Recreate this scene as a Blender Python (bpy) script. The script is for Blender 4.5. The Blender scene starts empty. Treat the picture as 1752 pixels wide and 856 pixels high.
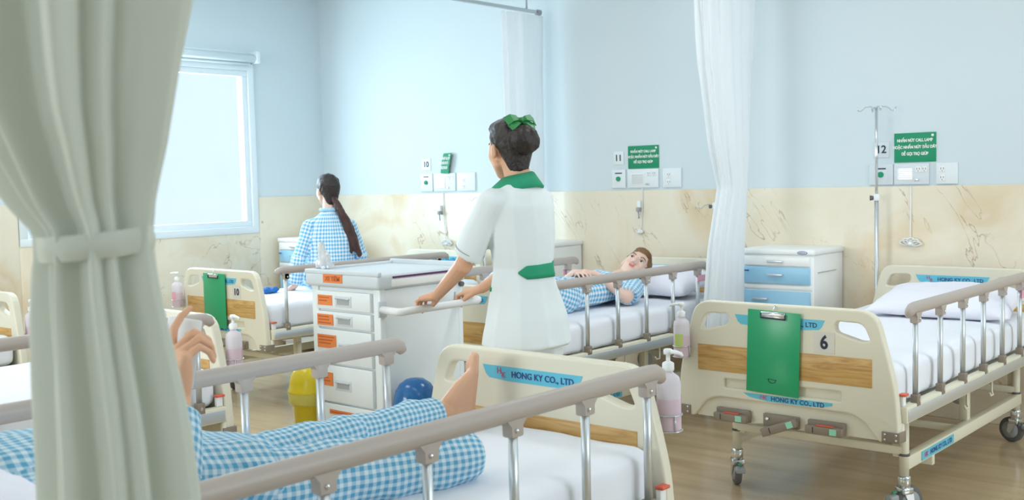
import bpy, bmesh, math, random
from math import sin, cos, pi, radians as rad
from mathutils import Vector as V, Matrix as M, noise
from mathutils.bvhtree import BVHTree
random.seed(7)
SC = bpy.context.scene
COL = SC.collection

# ---------------------------------------------------------------- camera
cd = bpy.data.cameras.new('camera'); cam = bpy.data.objects.new('camera', cd); COL.objects.link(cam)
SC.camera = cam
cd.sensor_width = 36; cd.lens = 1809.4/1752*36; cd.clip_start = .05
_y, _p, _r = rad(41.174), rad(3.662), rad(1.371)
Fv = V((-sin(_y)*cos(_p), cos(_y)*cos(_p), -sin(_p)))
Rv = V((cos(_y), sin(_y), 0)); Uv = Rv.cross(Fv)
Rv, Uv = Rv*cos(_r) - Uv*sin(_r), Rv*sin(_r) + Uv*cos(_r)
m = M.Identity(4)
for i in range(3):
    m[i][0] = Rv[i]; m[i][1] = Uv[i]; m[i][2] = -Fv[i]
m[2][3] = 1.42
cam.matrix_world = m
cd.dof.use_dof = True; cd.dof.focus_distance = 4.4; cd.dof.aperture_fstop = 5.6

# ---------------------------------------------------------------- world, lights, exposure
w = bpy.data.worlds.new('world'); SC.world = w; w.use_nodes = True
bg = w.node_tree.nodes['Background']; bg.inputs[0].default_value = (.80, .93, 1, 1); bg.inputs[1].default_value = 2.6
SC.view_settings.view_transform = 'Standard'; SC.view_settings.look = 'None'
SC.view_settings.exposure = -1.2; SC.view_settings.gamma = 1

def area(name, loc, rot, sx, sy, power, col):
    l = bpy.data.lights.new(name, 'AREA'); l.shape = 'RECTANGLE'; l.size = sx; l.size_y = sy
    l.energy = power; l.color = col
    o = bpy.data.objects.new(name, l); COL.objects.link(o); o.location = loc; o.rotation_euler = rot
    return o
# daylight entering by the window (outside the pane, aimed into the room)
area('window_daylight', (-7.95, 4.5, 1.8), (0, -pi/2, 0), 1.25, 1.8, 205, (.74, .90, 1))
# fill light through two added, unseen windows in the wall behind the camera
for wx, en in ((-4.7, 350), (-0.6, 70)): area('window_daylight', (wx, -2.55, 1.8), (pi/2, 0, 0), 2.3, 1.4, en, (1, .97, .92))
area('window_daylight', (3.15, 4.1, 1.8), (0, pi/2, 0), 1.4, 2.6, 260, (.94, .97, 1))  # side fill through an added, unseen window in the right wall
CEIL = 3.15
PANELS = [(-6.6, 3.4, 26), (-4.7, 4.2, 20), (-4.4, 1.9, 22), (-2.2, 4.4, 34), (-2.2, 1.9, 3), (0.2, 4.4, 8), (0.2, 1.6, 8)]  # added ceiling lights, unseen, each power set for what it brightens
for i, (x, y, e) in enumerate(PANELS):
    area('ceiling_panel_light', (x, y, CEIL-.045), (0, 0, 0), 1.15, .55, e, (.95, .98, 1))

# ---------------------------------------------------------------- materials
def newmat(name, col=(1, 1, 1), rough=.5, metal=0., spec=.5, trans=0., sss=0., bump=None, alpha=None):
    mt = bpy.data.materials.new(name); mt.use_nodes = True
    nt = mt.node_tree; b = nt.nodes['Principled BSDF']
    b.inputs['Base Color'].default_value = (*col, 1); b.inputs['Roughness'].default_value = rough
    b.inputs['Metallic'].default_value = metal; b.inputs['Specular IOR Level'].default_value = spec
    b.inputs['Transmission Weight'].default_value = trans
    if sss:
        b.inputs['Subsurface Weight'].default_value = sss; b.inputs['Subsurface Radius'].default_value = (.02, .008, .005)
    if bump:
        sc_, st = bump
        n = nt.nodes.new('ShaderNodeTexNoise'); n.inputs['Scale'].default_value = sc_; n.inputs['Detail'].default_value = 4
        tc = nt.nodes.new('ShaderNodeTexCoord'); nt.links.new(tc.outputs['Object'], n.inputs['Vector'])
        bp = nt.nodes.new('ShaderNodeBump'); bp.inputs['Strength'].default_value = st; bp.inputs['Distance'].default_value = .01
        nt.links.new(n.outputs['Fac'], bp.inputs['Height']); nt.links.new(bp.outputs[0], b.inputs['Normal'])
    return mt
def nodes(mt): return mt.node_tree, mt.node_tree.nodes['Principled BSDF']
def ramp(nt, stops):
    r = nt.nodes.new('ShaderNodeValToRGB'); e = r.color_ramp.elements
    while len(e) < len(stops): e.new(.5)
    for k, (p, c) in enumerate(stops): e[k].position = p; e[k].color = (*c, 1)
    return r
def mathn(nt, op, a, b=None):
    n = nt.nodes.new('ShaderNodeMath'); n.operation = op
    for i, x in enumerate((a, b)):
        if x is None: continue
        if isinstance(x, (int, float)): n.inputs[i].default_value = x
        else: nt.links.new(x, n.inputs[i])
    return n.outputs[0]
def mixc(nt, f, a, b, mode='MIX'):
    n = nt.nodes.new('ShaderNodeMix'); n.data_type = 'RGBA'; n.blend_type = mode
    for k, x in ((0, f), (6, a), (7, b)):
        if isinstance(x, (int, float)): n.inputs[k].default_value = x
        elif isinstance(x, tuple): n.inputs[k].default_value = (*x, 1)
        else: nt.links.new(x, n.inputs[k])
    return n.outputs[2]
def mapped(nt, scale, rot=(0, 0, 0), kind='Object'):
    tc = nt.nodes.new('ShaderNodeTexCoord'); mp = nt.nodes.new('ShaderNodeMapping')
    mp.inputs['Scale'].default_value = scale; mp.inputs['Rotation'].default_value = rot
    nt.links.new(tc.outputs[kind], mp.inputs['Vector']); return mp.outputs[0]
def noisen(nt, vec, scale, detail=4, dist=0.):
    n = nt.nodes.new('ShaderNodeTexNoise'); n.inputs['Scale'].default_value = scale; n.inputs['Detail'].default_value = detail
    n.inputs['Distortion'].default_value = dist; nt.links.new(vec, n.inputs['Vector']); return n.outputs['Fac']

MT = {}
MT['wall'] = newmat('wall_paint', (.655, .745, .785), .7, bump=(60, .05))
MT['ceil'] = newmat('ceiling_paint', (.82, .87, .88), .8)
MT['white'] = newmat('white_enamel', (.90, .92, .91), .35)
MT['whitepl'] = newmat('white_plastic', (.87, .89, .89), .4)
MT['ivory'] = newmat('ivory_plastic', (.79, .75, .61), .42, bump=(8, .03))
MT['ivorym'] = newmat('ivory_metal', (.80, .76, .60), .38)
MT['taupe'] = newmat('taupe_plastic', (.47, .41, .37), .42)
MT['brown'] = newmat('brown_grey_plastic', (.27, .22, .17), .45)
MT['alu'] = newmat('brushed_aluminium', (.66, .70, .73), .36, .75)
MT['chrome'] = newmat('chrome', (.72, .75, .78), .18, 1.)
MT['steel'] = newmat('steel', (.6, .62, .64), .3, .9)
MT['rubber'] = newmat('grey_rubber', (.13, .13, .13), .6)
MT['recess'] = newmat('recess_grey', (.42, .45, .45), .5)  # shade inside the drawer handles, put into the colour
MT['hub'] = newmat('grey_hub', (.38, .40, .41), .5)
MT['green'] = newmat('green_plastic', (.015, .36, .15), .3)
MT['greencloth'] = newmat('green_cloth', (.02, .32, .17), .8)
MT['signgreen'] = newmat('sign_green', (.0, .27, .12), .5)
MT['signblue'] = newmat('sign_blue', (.13, .56, .74), .35)
MT['drawerblue'] = newmat('pale_blue_drawer', (.33, .62, .84), .35)
MT['ink'] = newmat('dark_ink', (.02, .03, .06), .6)
MT['navy'] = newmat('navy_ink', (.03, .07, .25), .6)
MT['redink'] = newmat('red_ink', (.65, .10, .22), .6)
MT['whiteink'] = newmat('white_ink', (.9, .93, .9), .6)
MT['red'] = newmat('red_plastic', (.75, .13, .07), .4)
MT['orange'] = newmat('orange_label', (.85, .25, .06), .55)
MT['orangeink'] = newmat('orange_ink', (.55, .12, .03), .55)
MT['pink'] = newmat('pink_label', (.85, .42, .52), .5)
MT['lime'] = newmat('lime_label', (.55, .66, .20), .5)
MT['mint'] = newmat('mint_sticker', (.35, .75, .55), .5)
MT['purple'] = newmat('purple_trim', (.12, .02, .12), .5)
MT['dark'] = newmat('dark_gap', (.06, .06, .07), .7)
MT['skin'] = newmat('skin', (.74, .42, .265), .5, sss=.12)
MT['skinp'] = newmat('pale_skin', (.82, .56, .46), .5, sss=.12)
MT['hair'] = newmat('black_hair', (.022, .014, .012), .45, bump=(90, .5))
MT['hairb'] = newmat('brown_hair', (.20, .10, .035), .45, bump=(90, .5))
MT['hairt'] = newmat('reddish_tail', (.055, .018, .012), .4, bump=(90, .5))
MT['lips'] = newmat('lips', (.72, .20, .21), .45)
MT['eyewhite'] = newmat('eye_white', (.82, .80, .78), .3)
MT['iris'] = newmat('iris', (.03, .015, .01), .2)
MT['yellow'] = newmat('yellow_plastic', (.80, .62, .02), .25)
MT['yellowbag'] = newmat('yellow_bag', (.80, .72, .16), .4, bump=(40, .4))
MT['binblue'] = newmat('blue_plastic', (.015, .13, .36), .15)
MT['bluecloth'] = newmat('blue_cloth', (.02, .16, .50), .8)
MT['sheet'] = newmat('white_sheet', (.87, .89, .95), .85, bump=(7, .25))
MT['pillow'] = newmat('pillow_cotton', (.88, .88, .97), .85, bump=(12, .3))
MT['uniform'] = newmat('uniform_cotton', (.80, .86, .88), .8, bump=(9, .22))
MT['cartbody'] = newmat('cart_enamel', (.84, .89, .90), .35)
MT['carttop'] = newmat('cart_grey_plastic', (.68, .74, .78), .4)
MT['frame'] = newmat('window_frame_white', (.80, .88, .92), .4)
MT['plate'] = newmat('plate_grey', (.68, .74, .78), .4)
MT['bag'] = newmat('clear_plastic_bag', (.88, .90, .92), .25, trans=.35)
MT['shoe'] = newmat('white_leather', (.85, .85, .84), .5)

def translucent(name, col, f=.35, bump=None):
    mt = newmat(name, col, .9, bump=bump); nt, b = nodes(mt)
    t = nt.nodes.new('ShaderNodeBsdfTranslucent'); t.inputs[0].default_value = (*col, 1)
    mx = nt.nodes.new('ShaderNodeMixShader'); mx.inputs[0].default_value = f
    nt.links.new(b.outputs[0], mx.inputs[1]); nt.links.new(t.outputs[0], mx.inputs[2])
    nt.links.new(mx.outputs[0], nt.nodes['Material Output'].inputs[0]); return mt
MT['curtainw'] = translucent('sheer_white_curtain', (.93, .95, .96), .5)
MT['curtain'] = translucent('cream_curtain', (.75, .78, .71), .3)
MT['bottle'] = translucent('milky_bottle', (.88, .84, .88), .35)
MT['liquid'] = translucent('pink_gel', (.90, .74, .81), .35)
# window glass
g = bpy.data.materials.new('window_glass'); g.use_nodes = True; nt = g.node_tree; nt.nodes.remove(nt.nodes['Principled BSDF'])
tr = nt.nodes.new('ShaderNodeBsdfTransparent'); tr.inputs[0].default_value = (.95, .98, 1, 1)
gl = nt.nodes.new('ShaderNodeBsdfGlossy'); gl.inputs['Roughness'].default_value = .1
mx = nt.nodes.new('ShaderNodeMixShader'); mx.inputs[0].default_value = .06
nt.links.new(tr.outputs[0], mx.inputs[1]); nt.links.new(gl.outputs[0], mx.inputs[2]); nt.links.new(mx.outputs[0], nt.nodes['Material Output'].inputs[0])
MT['glass'] = g
# glowing diffuser of the added ceiling panels
e = newmat('lamp_diffuser', (1, 1, 1), .5); e.node_tree.nodes['Principled BSDF'].inputs['Emission Color'].default_value = (.95, .98, 1, 1)
e.node_tree.nodes['Principled BSDF'].inputs['Emission Strength'].default_value = 3; MT['lamp'] = e

# marble wainscot
mt = newmat('beige_marble', (.7, .6, .45), .28); nt, b = nodes(mt)
vec = mapped(nt, (1, 1, 1))
n1 = noisen(nt, vec, 1.5, 6, .6); r1 = ramp(nt, [(.30, (.78, .69, .52)), (.48, (.82, .75, .61)), (.62, (.73, .59, .39)), (.74, (.84, .80, .72))]); nt.links.new(n1, r1.inputs[0])
# slanting veins
vv = mapped(nt, (1.0, 1.0, 1.0), (0, rad(34), 0))
vs = nt.nodes.new('ShaderNodeMapping'); vs.inputs['Scale'].default_value = (4.2, 3.0, 1.1); nt.links.new(vv, vs.inputs['Vector'])
nv = noisen(nt, vs.outputs[0], 1.5, 6, .7)
ridge = mathn(nt, 'ABSOLUTE', mathn(nt, 'SUBTRACT', nv, .5))
line = mathn(nt, 'SUBTRACT', 1, mathn(nt, 'MINIMUM', mathn(nt, 'MULTIPLY', ridge, 120), 1))
msk = noisen(nt, vec, 2.7, 2); mskr = ramp(nt, [(.48, (0, 0, 0)), (.60, (1, 1, 1))]); nt.links.new(msk, mskr.inputs[0])
fac = mathn(nt, 'MULTIPLY', mathn(nt, 'MULTIPLY', line, mskr.outputs[0]), .75)
nt.links.new(mixc(nt, fac, r1.outputs[0], (.34, .22, .12)), b.inputs['Base Color']); MT['marble'] = mt

# vinyl floor with long soft grain
mt = newmat('wood_vinyl_floor', (.5, .42, .33), .2, spec=.9); nt, b = nodes(mt)
vec = mapped(nt, (.55, 5.0, 1)); n1 = noisen(nt, vec, 2.0, 6, .5)
r1 = ramp(nt, [(.25, (.45, .33, .19)), (.5, (.56, .42, .255)), (.75, (.64, .50, .32))]); nt.links.new(n1, r1.inputs[0])
nt.links.new(r1.outputs[0], b.inputs['Base Color'])
bp = nt.nodes.new('ShaderNodeBump'); bp.inputs['Strength'].default_value = .06; nt.links.new(n1, bp.inputs['Height']); nt.links.new(bp.outputs[0], b.inputs['Normal'])
MT['floor'] = mt

# bed-board wood print
mt = newmat('oak_laminate', (.6, .4, .2), .4); nt, b = nodes(mt)
vec = mapped(nt, (1.6, 1, 14)); n1 = noisen(nt, vec, 2.5, 5, 1.6)
r1 = ramp(nt, [(.3, (.42, .22, .06)), (.5, (.60, .36, .12)), (.72, (.70, .46, .19))]); nt.links.new(n1, r1.inputs[0])
nt.links.new(r1.outputs[0], b.inputs['Base Color']); MT['wood'] = mt

# gingham pyjama cloth, woven along the UVs (metres)
def gingham(name, pitch, blue=(.10, .42, .72), white=(.86, .92, .95)):
    mt = newmat(name, (1, 1, 1), .85, bump=(14, .25)); nt, b = nodes(mt)
    uv = nt.nodes.new('ShaderNodeUVMap'); uv.uv_map = 'UVMap'; sp = nt.nodes.new('ShaderNodeSeparateXYZ'); nt.links.new(uv.outputs[0], sp.inputs[0])
    s = []
    for k in (0, 1):
        f = mathn(nt, 'FRACT', mathn(nt, 'DIVIDE', mathn(nt, 'ADD', sp.outputs[k], 10), pitch))
        s.append(mathn(nt, 'LESS_THAN', f, .52))
    tot = mathn(nt, 'MULTIPLY', mathn(nt, 'ADD', s[0], s[1]), .5)
    nt.links.new(mixc(nt, tot, white, blue), b.inputs['Base Color']); return mt
MT['ginghamflat'] = newmat('pale_blue_cloth', (.42, .66, .84), .85)
MT['gingham'] = gingham('blue_gingham_far', .027, (.10, .44, .74))
MT['ginghamn'] = gingham('blue_gingham_near', .021, (.10, .37, .58), (.66, .79, .86))
# ---------------------------------------------------------------- geometry helpers
class MB:
    """one mesh out of several simple shapes, with material slots"""
    def __init__(s): s.bm = bmesh.new(); s.mats = []
    def mi(s, m):
        if m not in s.mats: s.mats.append(m)
        return s.mats.index(m)
    def _tag(s, geom, m, smooth=False):
        k = s.mi(m)
        for f in geom:
            if isinstance(f, bmesh.types.BMFace): f.material_index = k; f.smooth = smooth
    def add_mesh(s, me, m, mtx=None, smooth=True):
        t = bmesh.new(); t.from_mesh(me)
        if mtx is not None: bmesh.ops.transform(t, matrix=mtx, verts=t.verts)
        k = s.mi(m)
        for f in t.faces: f.material_index = k; f.smooth = smooth
        tm = bpy.data.meshes.new('t'); t.to_mesh(tm); t.free(); s.bm.from_mesh(tm); bpy.data.meshes.remove(tm); return s
    def box(s, x0, x1, y0, y1, z0, z1, m, bev=0., mtx=None, seg=2):
        t = bmesh.new(); bmesh.ops.create_cube(t, size=1)
        for v in t.verts: v.co = V(((x0+x1)/2+v.co.x*(x1-x0), (y0+y1)/2+v.co.y*(y1-y0), (z0+z1)/2+v.co.z*(z1-z0)))
        if bev: bmesh.ops.bevel(t, geom=t.edges, offset=bev, segments=seg, profile=.5, affect='EDGES')
        if mtx is not None: bmesh.ops.transform(t, matrix=mtx, verts=t.verts)
        k = s.mi(m)
        for f in t.faces: f.material_index = k; f.smooth = bool(bev)
        tm = bpy.data.meshes.new('t'); t.to_mesh(tm); t.free(); s.bm.from_mesh(tm); bpy.data.meshes.remove(tm); return s
    def tube(s, pts, r, m, n=12, ends=True, sx=1., up=None):
        """swept tube; r one number or one per point"""
        pts = [V(p) for p in pts]; R = r if isinstance(r, (list, tuple)) else [r]*len(pts)
        rings = []; k = s.mi(m)
        pn = None
        for i, p in enumerate(pts):
            a = pts[max(i-1, 0)]; b = pts[min(i+1, len(pts)-1)]; t = (b-a).normalized()
            if pn is None:
                h = V(up) if up else (V((0, 0, 1)) if abs(t.z) < .9 else V((0, 1, 0)))
                n1 = (h - t*h.dot(t)).normalized()
            else: n1 = (pn - t*pn.dot(t)).normalized()
            pn = n1; n2 = t.cross(n1)
            rings.append([s.bm.verts.new(p+n1*cos(2*pi*j/n)*R[i]+n2*sin(2*pi*j/n)*R[i]*sx) for j in range(n)])
        for a, b in zip(rings, rings[1:]):
            for j in range(n):
                f = s.bm.faces.new((a[j], a[(j+1) % n], b[(j+1) % n], b[j])); f.material_index = k; f.smooth = True
        if ends:
            for rg, rev in ((rings[0], True), (rings[-1], False)):
                f = s.bm.faces.new(rg[::-1] if rev else rg); f.material_index = k
        return s
    def lathe(s, prof, c, m, n=20, mtx=None, caps=True):
        """prof: (radius, z) pairs; axis z through c"""
        rings = []; k = s.mi(m); c = V(c)
        for r, z in prof:
            ring = []
            for j in range(n):
                p = V((cos(2*pi*j/n)*max(r, 1e-4), sin(2*pi*j/n)*max(r, 1e-4), z))
                if mtx is not None: p = mtx @ p
                ring.append(s.bm.verts.new(p+c))
            rings.append(ring)
        for a, b in zip(rings, rings[1:]):
            for j in range(n):
                f = s.bm.faces.new((a[j], a[(j+1) % n], b[(j+1) % n], b[j])); f.material_index = k; f.smooth = True
        if caps:
            f = s.bm.faces.new(rings[0][::-1]); f.material_index = k
            f = s.bm.faces.new(rings[-1]); f.material_index = k
        return s
    def ell(s, c, r, m, mtx=None, u=20, v=12):
        t = bmesh.new(); bmesh.ops.create_uvsphere(t, u_segments=u, v_segments=v, radius=1)
        r = V(r) if hasattr(r, '__len__') else V((r, r, r))
        for q in t.verts:
            p = V((q.co.x*r.x, q.co.y*r.y, q.co.z*r.z))
            if mtx is not None: p = mtx @ p
            q.co = p+V(c)
        k = s.mi(m)
        for f in t.faces: f.material_index = k; f.smooth = True
        tm = bpy.data.meshes.new('t'); t.to_mesh(tm); t.free(); s.bm.from_mesh(tm); bpy.data.meshes.remove(tm); return s
    def poly(s, pts, m, thick=None, direction=None):
        """flat polygon, extruded by a vector when given"""
        k = s.mi(m); vs = [s.bm.verts.new(V(p)) for p in pts]
        f = s.bm.faces.new(vs); f.material_index = k
        if direction:
            d = V(direction); vt = [s.bm.verts.new(V(p)+d) for p in pts]
            f = s.bm.faces.new(vt[::-1]); f.material_index = k
            n = len(vs)
            for i in range(n):
                f = s.bm.faces.new((vs[i], vt[i], vt[(i+1) % n], vs[(i+1) % n])); f.material_index = k
        return s
    def mesh(s, name):
        bmesh.ops.recalc_face_normals(s.bm, faces=s.bm.faces)
        me = bpy.data.meshes.new(name); s.bm.to_mesh(me); s.bm.free()
        for m in s.mats: me.materials.append(MT[m])
        return me
    def obj(s, name, parent=None): return link(name, s.mesh(name), parent)

def link(name, me, parent=None):
    o = bpy.data.objects.new(name, me); COL.objects.link(o)
    if parent is not None: o.parent = parent
    return o
def tag(o, label=None, cat=None, group=None, kind=None):
    if label: o['label'] = label
    if cat: o['category'] = cat
    if group: o['group'] = group
    if kind: o['kind'] = kind
    return o
def thing(name, label, cat, loc=(0, 0, 0), rz=0, group=None):
    o = bpy.data.objects.new(name, None); COL.objects.link(o); o.location = loc; o.rotation_euler = (0, 0, rz); o.empty_display_size = .1
    return tag(o, label, cat, group)
def struct(o): o['kind'] = 'structure'; return o
def baked(ob):
    dg = bpy.context.evaluated_depsgraph_get(); dg.update()
    return bpy.data.meshes.new_from_object(ob.evaluated_get(dg))
def plate_mesh(loops, thick, bev, m):
    """outline + holes as a bevelled plate. loops in (x, z); result spans y 0..thick"""
    cu = bpy.data.curves.new('t', 'CURVE'); cu.dimensions = '2D'; cu.fill_mode = 'BOTH'
    for lp in loops:
        sp = cu.splines.new('POLY'); sp.points.add(len(lp)-1); sp.use_cyclic_u = True
        for p, q in zip(sp.points, lp): p.co = (q[0], q[1], 0, 1)
    cu.extrude = thick/2-bev; cu.bevel_depth = bev; cu.bevel_resolution = 2; cu.offset = -bev
    o = bpy.data.objects.new('t', cu); COL.objects.link(o); me = baked(o)
    bpy.data.objects.remove(o); bpy.data.curves.remove(cu)
    mt = M(((1, 0, 0, 0), (0, 0, -1, thick/2), (0, 1, 0, 0), (0, 0, 0, 1)))
    me.transform(mt); me.materials.clear(); me.materials.append(MT[m])
    for p in me.polygons: p.use_smooth = False
    return me
def rounded(pts, r, n=5):
    """round the corners of a polygon; r one number or one per corner"""
    out = []; N = len(pts); R = r if isinstance(r, (list, tuple)) else [r]*N
    for i in range(N):
        p = V(pts[i]).to_2d(); a = (V(pts[i-1]).to_2d()-p); b = (V(pts[(i+1) % N]).to_2d()-p)
        if R[i] <= 0: out.append(tuple(p)); continue
        d = min(R[i], a.length*.48, b.length*.48); pa = p+a.normalized()*d; pb = p+b.normalized()*d
        for k in range(n+1):
            t = k/n; q = pa*(1-t)**2+p*2*t*(1-t)+pb*t*t; out.append((q.x, q.y))
    return out
_tc = {}
def text_mesh(s, size, align='CENTER', bold=0., ext=.0006, sx=1.):
    key = (s, size, align, bold, ext, sx)
    if key in _tc: return _tc[key]
    cu = bpy.data.curves.new('t', 'FONT'); cu.body = s; cu.size = size; cu.align_x = align; cu.align_y = 'CENTER'; cu.extrude = ext; cu.offset = bold; cu.resolution_u = 3
    o = bpy.data.objects.new('t', cu); COL.objects.link(o); me = baked(o); bpy.data.objects.remove(o); bpy.data.curves.remove(cu)
    me.transform(M.Diagonal((sx, 1, 1, 1)))
    _tc[key] = me; return me
def facing(loc, side):
    """matrix putting XY text on a vertical face; side '-y','+y','+x' = the way it faces"""
    if side == '-y': R = M(((1, 0, 0), (0, 0, -1), (0, 1, 0)))
    elif side == '+y': R = M(((-1, 0, 0), (0, 0, 1), (0, 1, 0)))
    else: R = M(((0, 0, 1), (1, 0, 0), (0, 1, 0)))
    return M.Translation(loc) @ R.to_4x4()

# ---- organic bodies: convex pieces fused by a voxel remesh into one continuous surface
ICO = None
def _ico():
    global ICO
    if ICO is None:
        t = bmesh.new(); bmesh.ops.create_icosphere(t, subdivisions=2, radius=1); ICO = [v.co.copy() for v in t.verts]; t.free()
    return ICO
def E(c, r, rot=None):
    r = V(r) if hasattr(r, '__len__') else V((r, r, r)); c = V(c)
    return [c + ((rot @ V((p.x*r.x, p.y*r.y, p.z*r.z))) if rot is not None else V((p.x*r.x, p.y*r.y, p.z*r.z))) for p in _ico()]
def D(c, nrm, r, r2=None, ref=None, n=20):
    nrm = V(nrm).normalized(); ref = V(ref) if ref is not None else (V((0, 0, 1)) if abs(nrm.z) < .9 else V((1, 0, 0)))
    a = (ref-nrm*ref.dot(nrm)).normalized(); b = nrm.cross(a); r2 = r2 or r
    return [V(c)+a*cos(2*pi*k/n)*r+b*sin(2*pi*k/n)*r2 for k in range(n)]
class Blob:
    def __init__(s): s.hulls = []; s.bones = []
    def hull(s, *sets):
        s.hulls.append([p for st in sets for p in st]); return s
    def cap(s, p0, r0, p1, r1, bone=True):
        s.hull(E(p0, r0), E(p1, r1))
        if bone: s.bones.append((V(p0), V(p1), (r0+r1)/2))
        return s
    def chain(s, pr, bone=True):
        for (a, ra), (b, rb) in zip(pr, pr[1:]): s.cap(a, ra, b, rb, bone)
        return s
    def build(s, name, m, voxel=.006, smooth=4, fold=0., uv=False, mtx=None, fs=9., cut=None):
        bm = bmesh.new()
        for h in s.hulls:
            vs = [bm.verts.new(p) for p in h]
            r = bmesh.ops.convex_hull(bm, input=vs)
            bad = list({g for g in r['geom_interior'] + r['geom_unused'] if isinstance(g, bmesh.types.BMVert)})
            if bad: bmesh.ops.delete(bm, geom=bad, context='VERTS')
        bmesh.ops.recalc_face_normals(bm, faces=bm.faces)
        me = bpy.data.meshes.new('t'); bm.to_mesh(me); bm.free()
        o = bpy.data.objects.new('t', me); COL.objects.link(o)
        rm = o.modifiers.new('r', 'REMESH'); rm.mode = 'VOXEL'; rm.voxel_size = voxel; rm.use_smooth_shade = True
        if smooth:
            sm = o.modifiers.new('s', 'SMOOTH'); sm.factor = .5; sm.iterations = smooth
        out = baked(o); bpy.data.objects.remove(o); bpy.data.meshes.remove(me)
        out.name = name
        if fold:
            nr = [v.normal.copy() for v in out.vertices]
            for v, n in zip(out.vertices, nr):
                q = v.co*fs; d = noise.noise(V((q.x, q.y, q.z*.6)))+.5*noise.noise(V((q.x*2.3+4, q.y*2.3, q.z*1.3)))
                v.co += n*fold*d
        if uv:
            ul = out.uv_layers.new(name='UVMap').data; frames = []
            for a, b, r in s.bones:
                t = (b-a).normalized(); h = V((0, 0, 1)) if abs(t.z) < .8 else V((0, 1, 0)); n1 = (h-t*h.dot(t)).normalized(); frames.append((a, t, n1, t.cross(n1), (b-a).length, r))
            for p in out.polygons:
                c = p.center; best = None
                for fr in frames:
                    d = c-fr[0]; x = max(0, min(fr[4], d.dot(fr[1]))); dd = (d-fr[1]*x).length-fr[5]
                    if best is None or dd < best[0]: best = (dd, fr)
                a, t, n1, n2, L, r = best[1]
                d = c-a; a0 = math.atan2(d.dot(n2), d.dot(n1))
                for li in p.loop_indices:
                    d = out.vertices[out.loops[li].vertex_index].co-a
                    an = math.atan2(d.dot(n2), d.dot(n1))
                    if an-a0 > pi: an -= 2*pi
                    if an-a0 < -pi: an += 2*pi
                    ul[li].uv = (d.dot(t), an*r*1.05)
        out.materials.clear(); out.materials.append(MT[m])
        for p in out.polygons: p.use_smooth = True; p.material_index = 0
        return out
def frame_m(c, fwd, up):
    """local x = right, y = forward, z = up"""
    f = V(fwd).normalized(); u = V(up); u = (u-f*u.dot(f)).normalized(); r = f.cross(u)
    m_ = M.Identity(4)
    for i in range(3): m_[i][0] = r[i]; m_[i][1] = f[i]; m_[i][2] = u[i]; m_[i][3] = c[i]
    return m_
def bake_pts(st, mx): return [mx @ p for p in st]
def head_hulls(bl, mx):
    A = lambda *s: bl.hull(*[bake_pts(x, mx) for x in s])
    A(E((0, -.012, .035), (.073, .090, .080)))
    A(E((0, .035, .035), (.060, .048, .050)), E((.034, .050, -.018), (.028, .03, .03)), E((-.034, .050, -.018), (.028, .03, .03)), E((0, .02, -.02), (.062, .05, .04)))
    A(E((.034, .048, -.02), .027), E((-.034, .048, -.02), .027), E((0, .066, -.090), (.020, .020, .018)), E((.046, .012, -.055), .018), E((-.046, .012, -.055), .018))
    A(E((0, .084, .014), .008), E((0, .106, -.024), (.010, .009, .009)), E((.012, .092, -.028), (.008, .008, .007)), E((-.012, .092, -.028), (.008, .008, .007)))
    A(E((0, .080, -.052), (.022, .014, .012)))
    for s in (1, -1): A(E((s*.073, -.006, -.004), (.010, .018, .030)), E((s*.078, -.012, .012), (.007, .012, .012)))
def face_parts(mx, par, brow='hair', lips=True, eyes=True):
    for s in (1, -1):
        b = MB(); R = mx.to_3x3()
        b.ell(mx @ V((s*.031, .0735, .010)), (.0135, .0085, .0062), 'eyewhite', R, 12, 8)
        b.ell(mx @ V((s*.031, .0805, .010)), (.0062, .0030, .0060), 'iris', R, 12, 8)
        b.tube([mx @ V((s*.0165, .0815, .0105)), mx @ V((s*.026, .0845, .0168)), mx @ V((s*.037, .082, .0160)), mx @ V((s*.0455, .074, .0105))], [.0008, .0014, .0014, .0009], 'iris', 6)
        b.obj('eye', par)
        b = MB(); b.tube([mx @ V((s*.015, .0845, .030)), mx @ V((s*.028, .0855, .0355)), mx @ V((s*.041, .079, .035)), mx @ V((s*.051, .068, .029))], [.0022, .0030, .0028, .001], brow, 6); b.obj('eyebrow', par)
    b = MB(); R = mx.to_3x3()
    b.ell(mx @ V((0, .0905, -.0480)), (.0185, .006, .0036), 'lips', R, 14, 8); b.ell(mx @ V((0, .0905, -.0545)), (.0155, .0065, .0042), 'lips', R, 14, 8); b.obj('lips', par)
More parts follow.
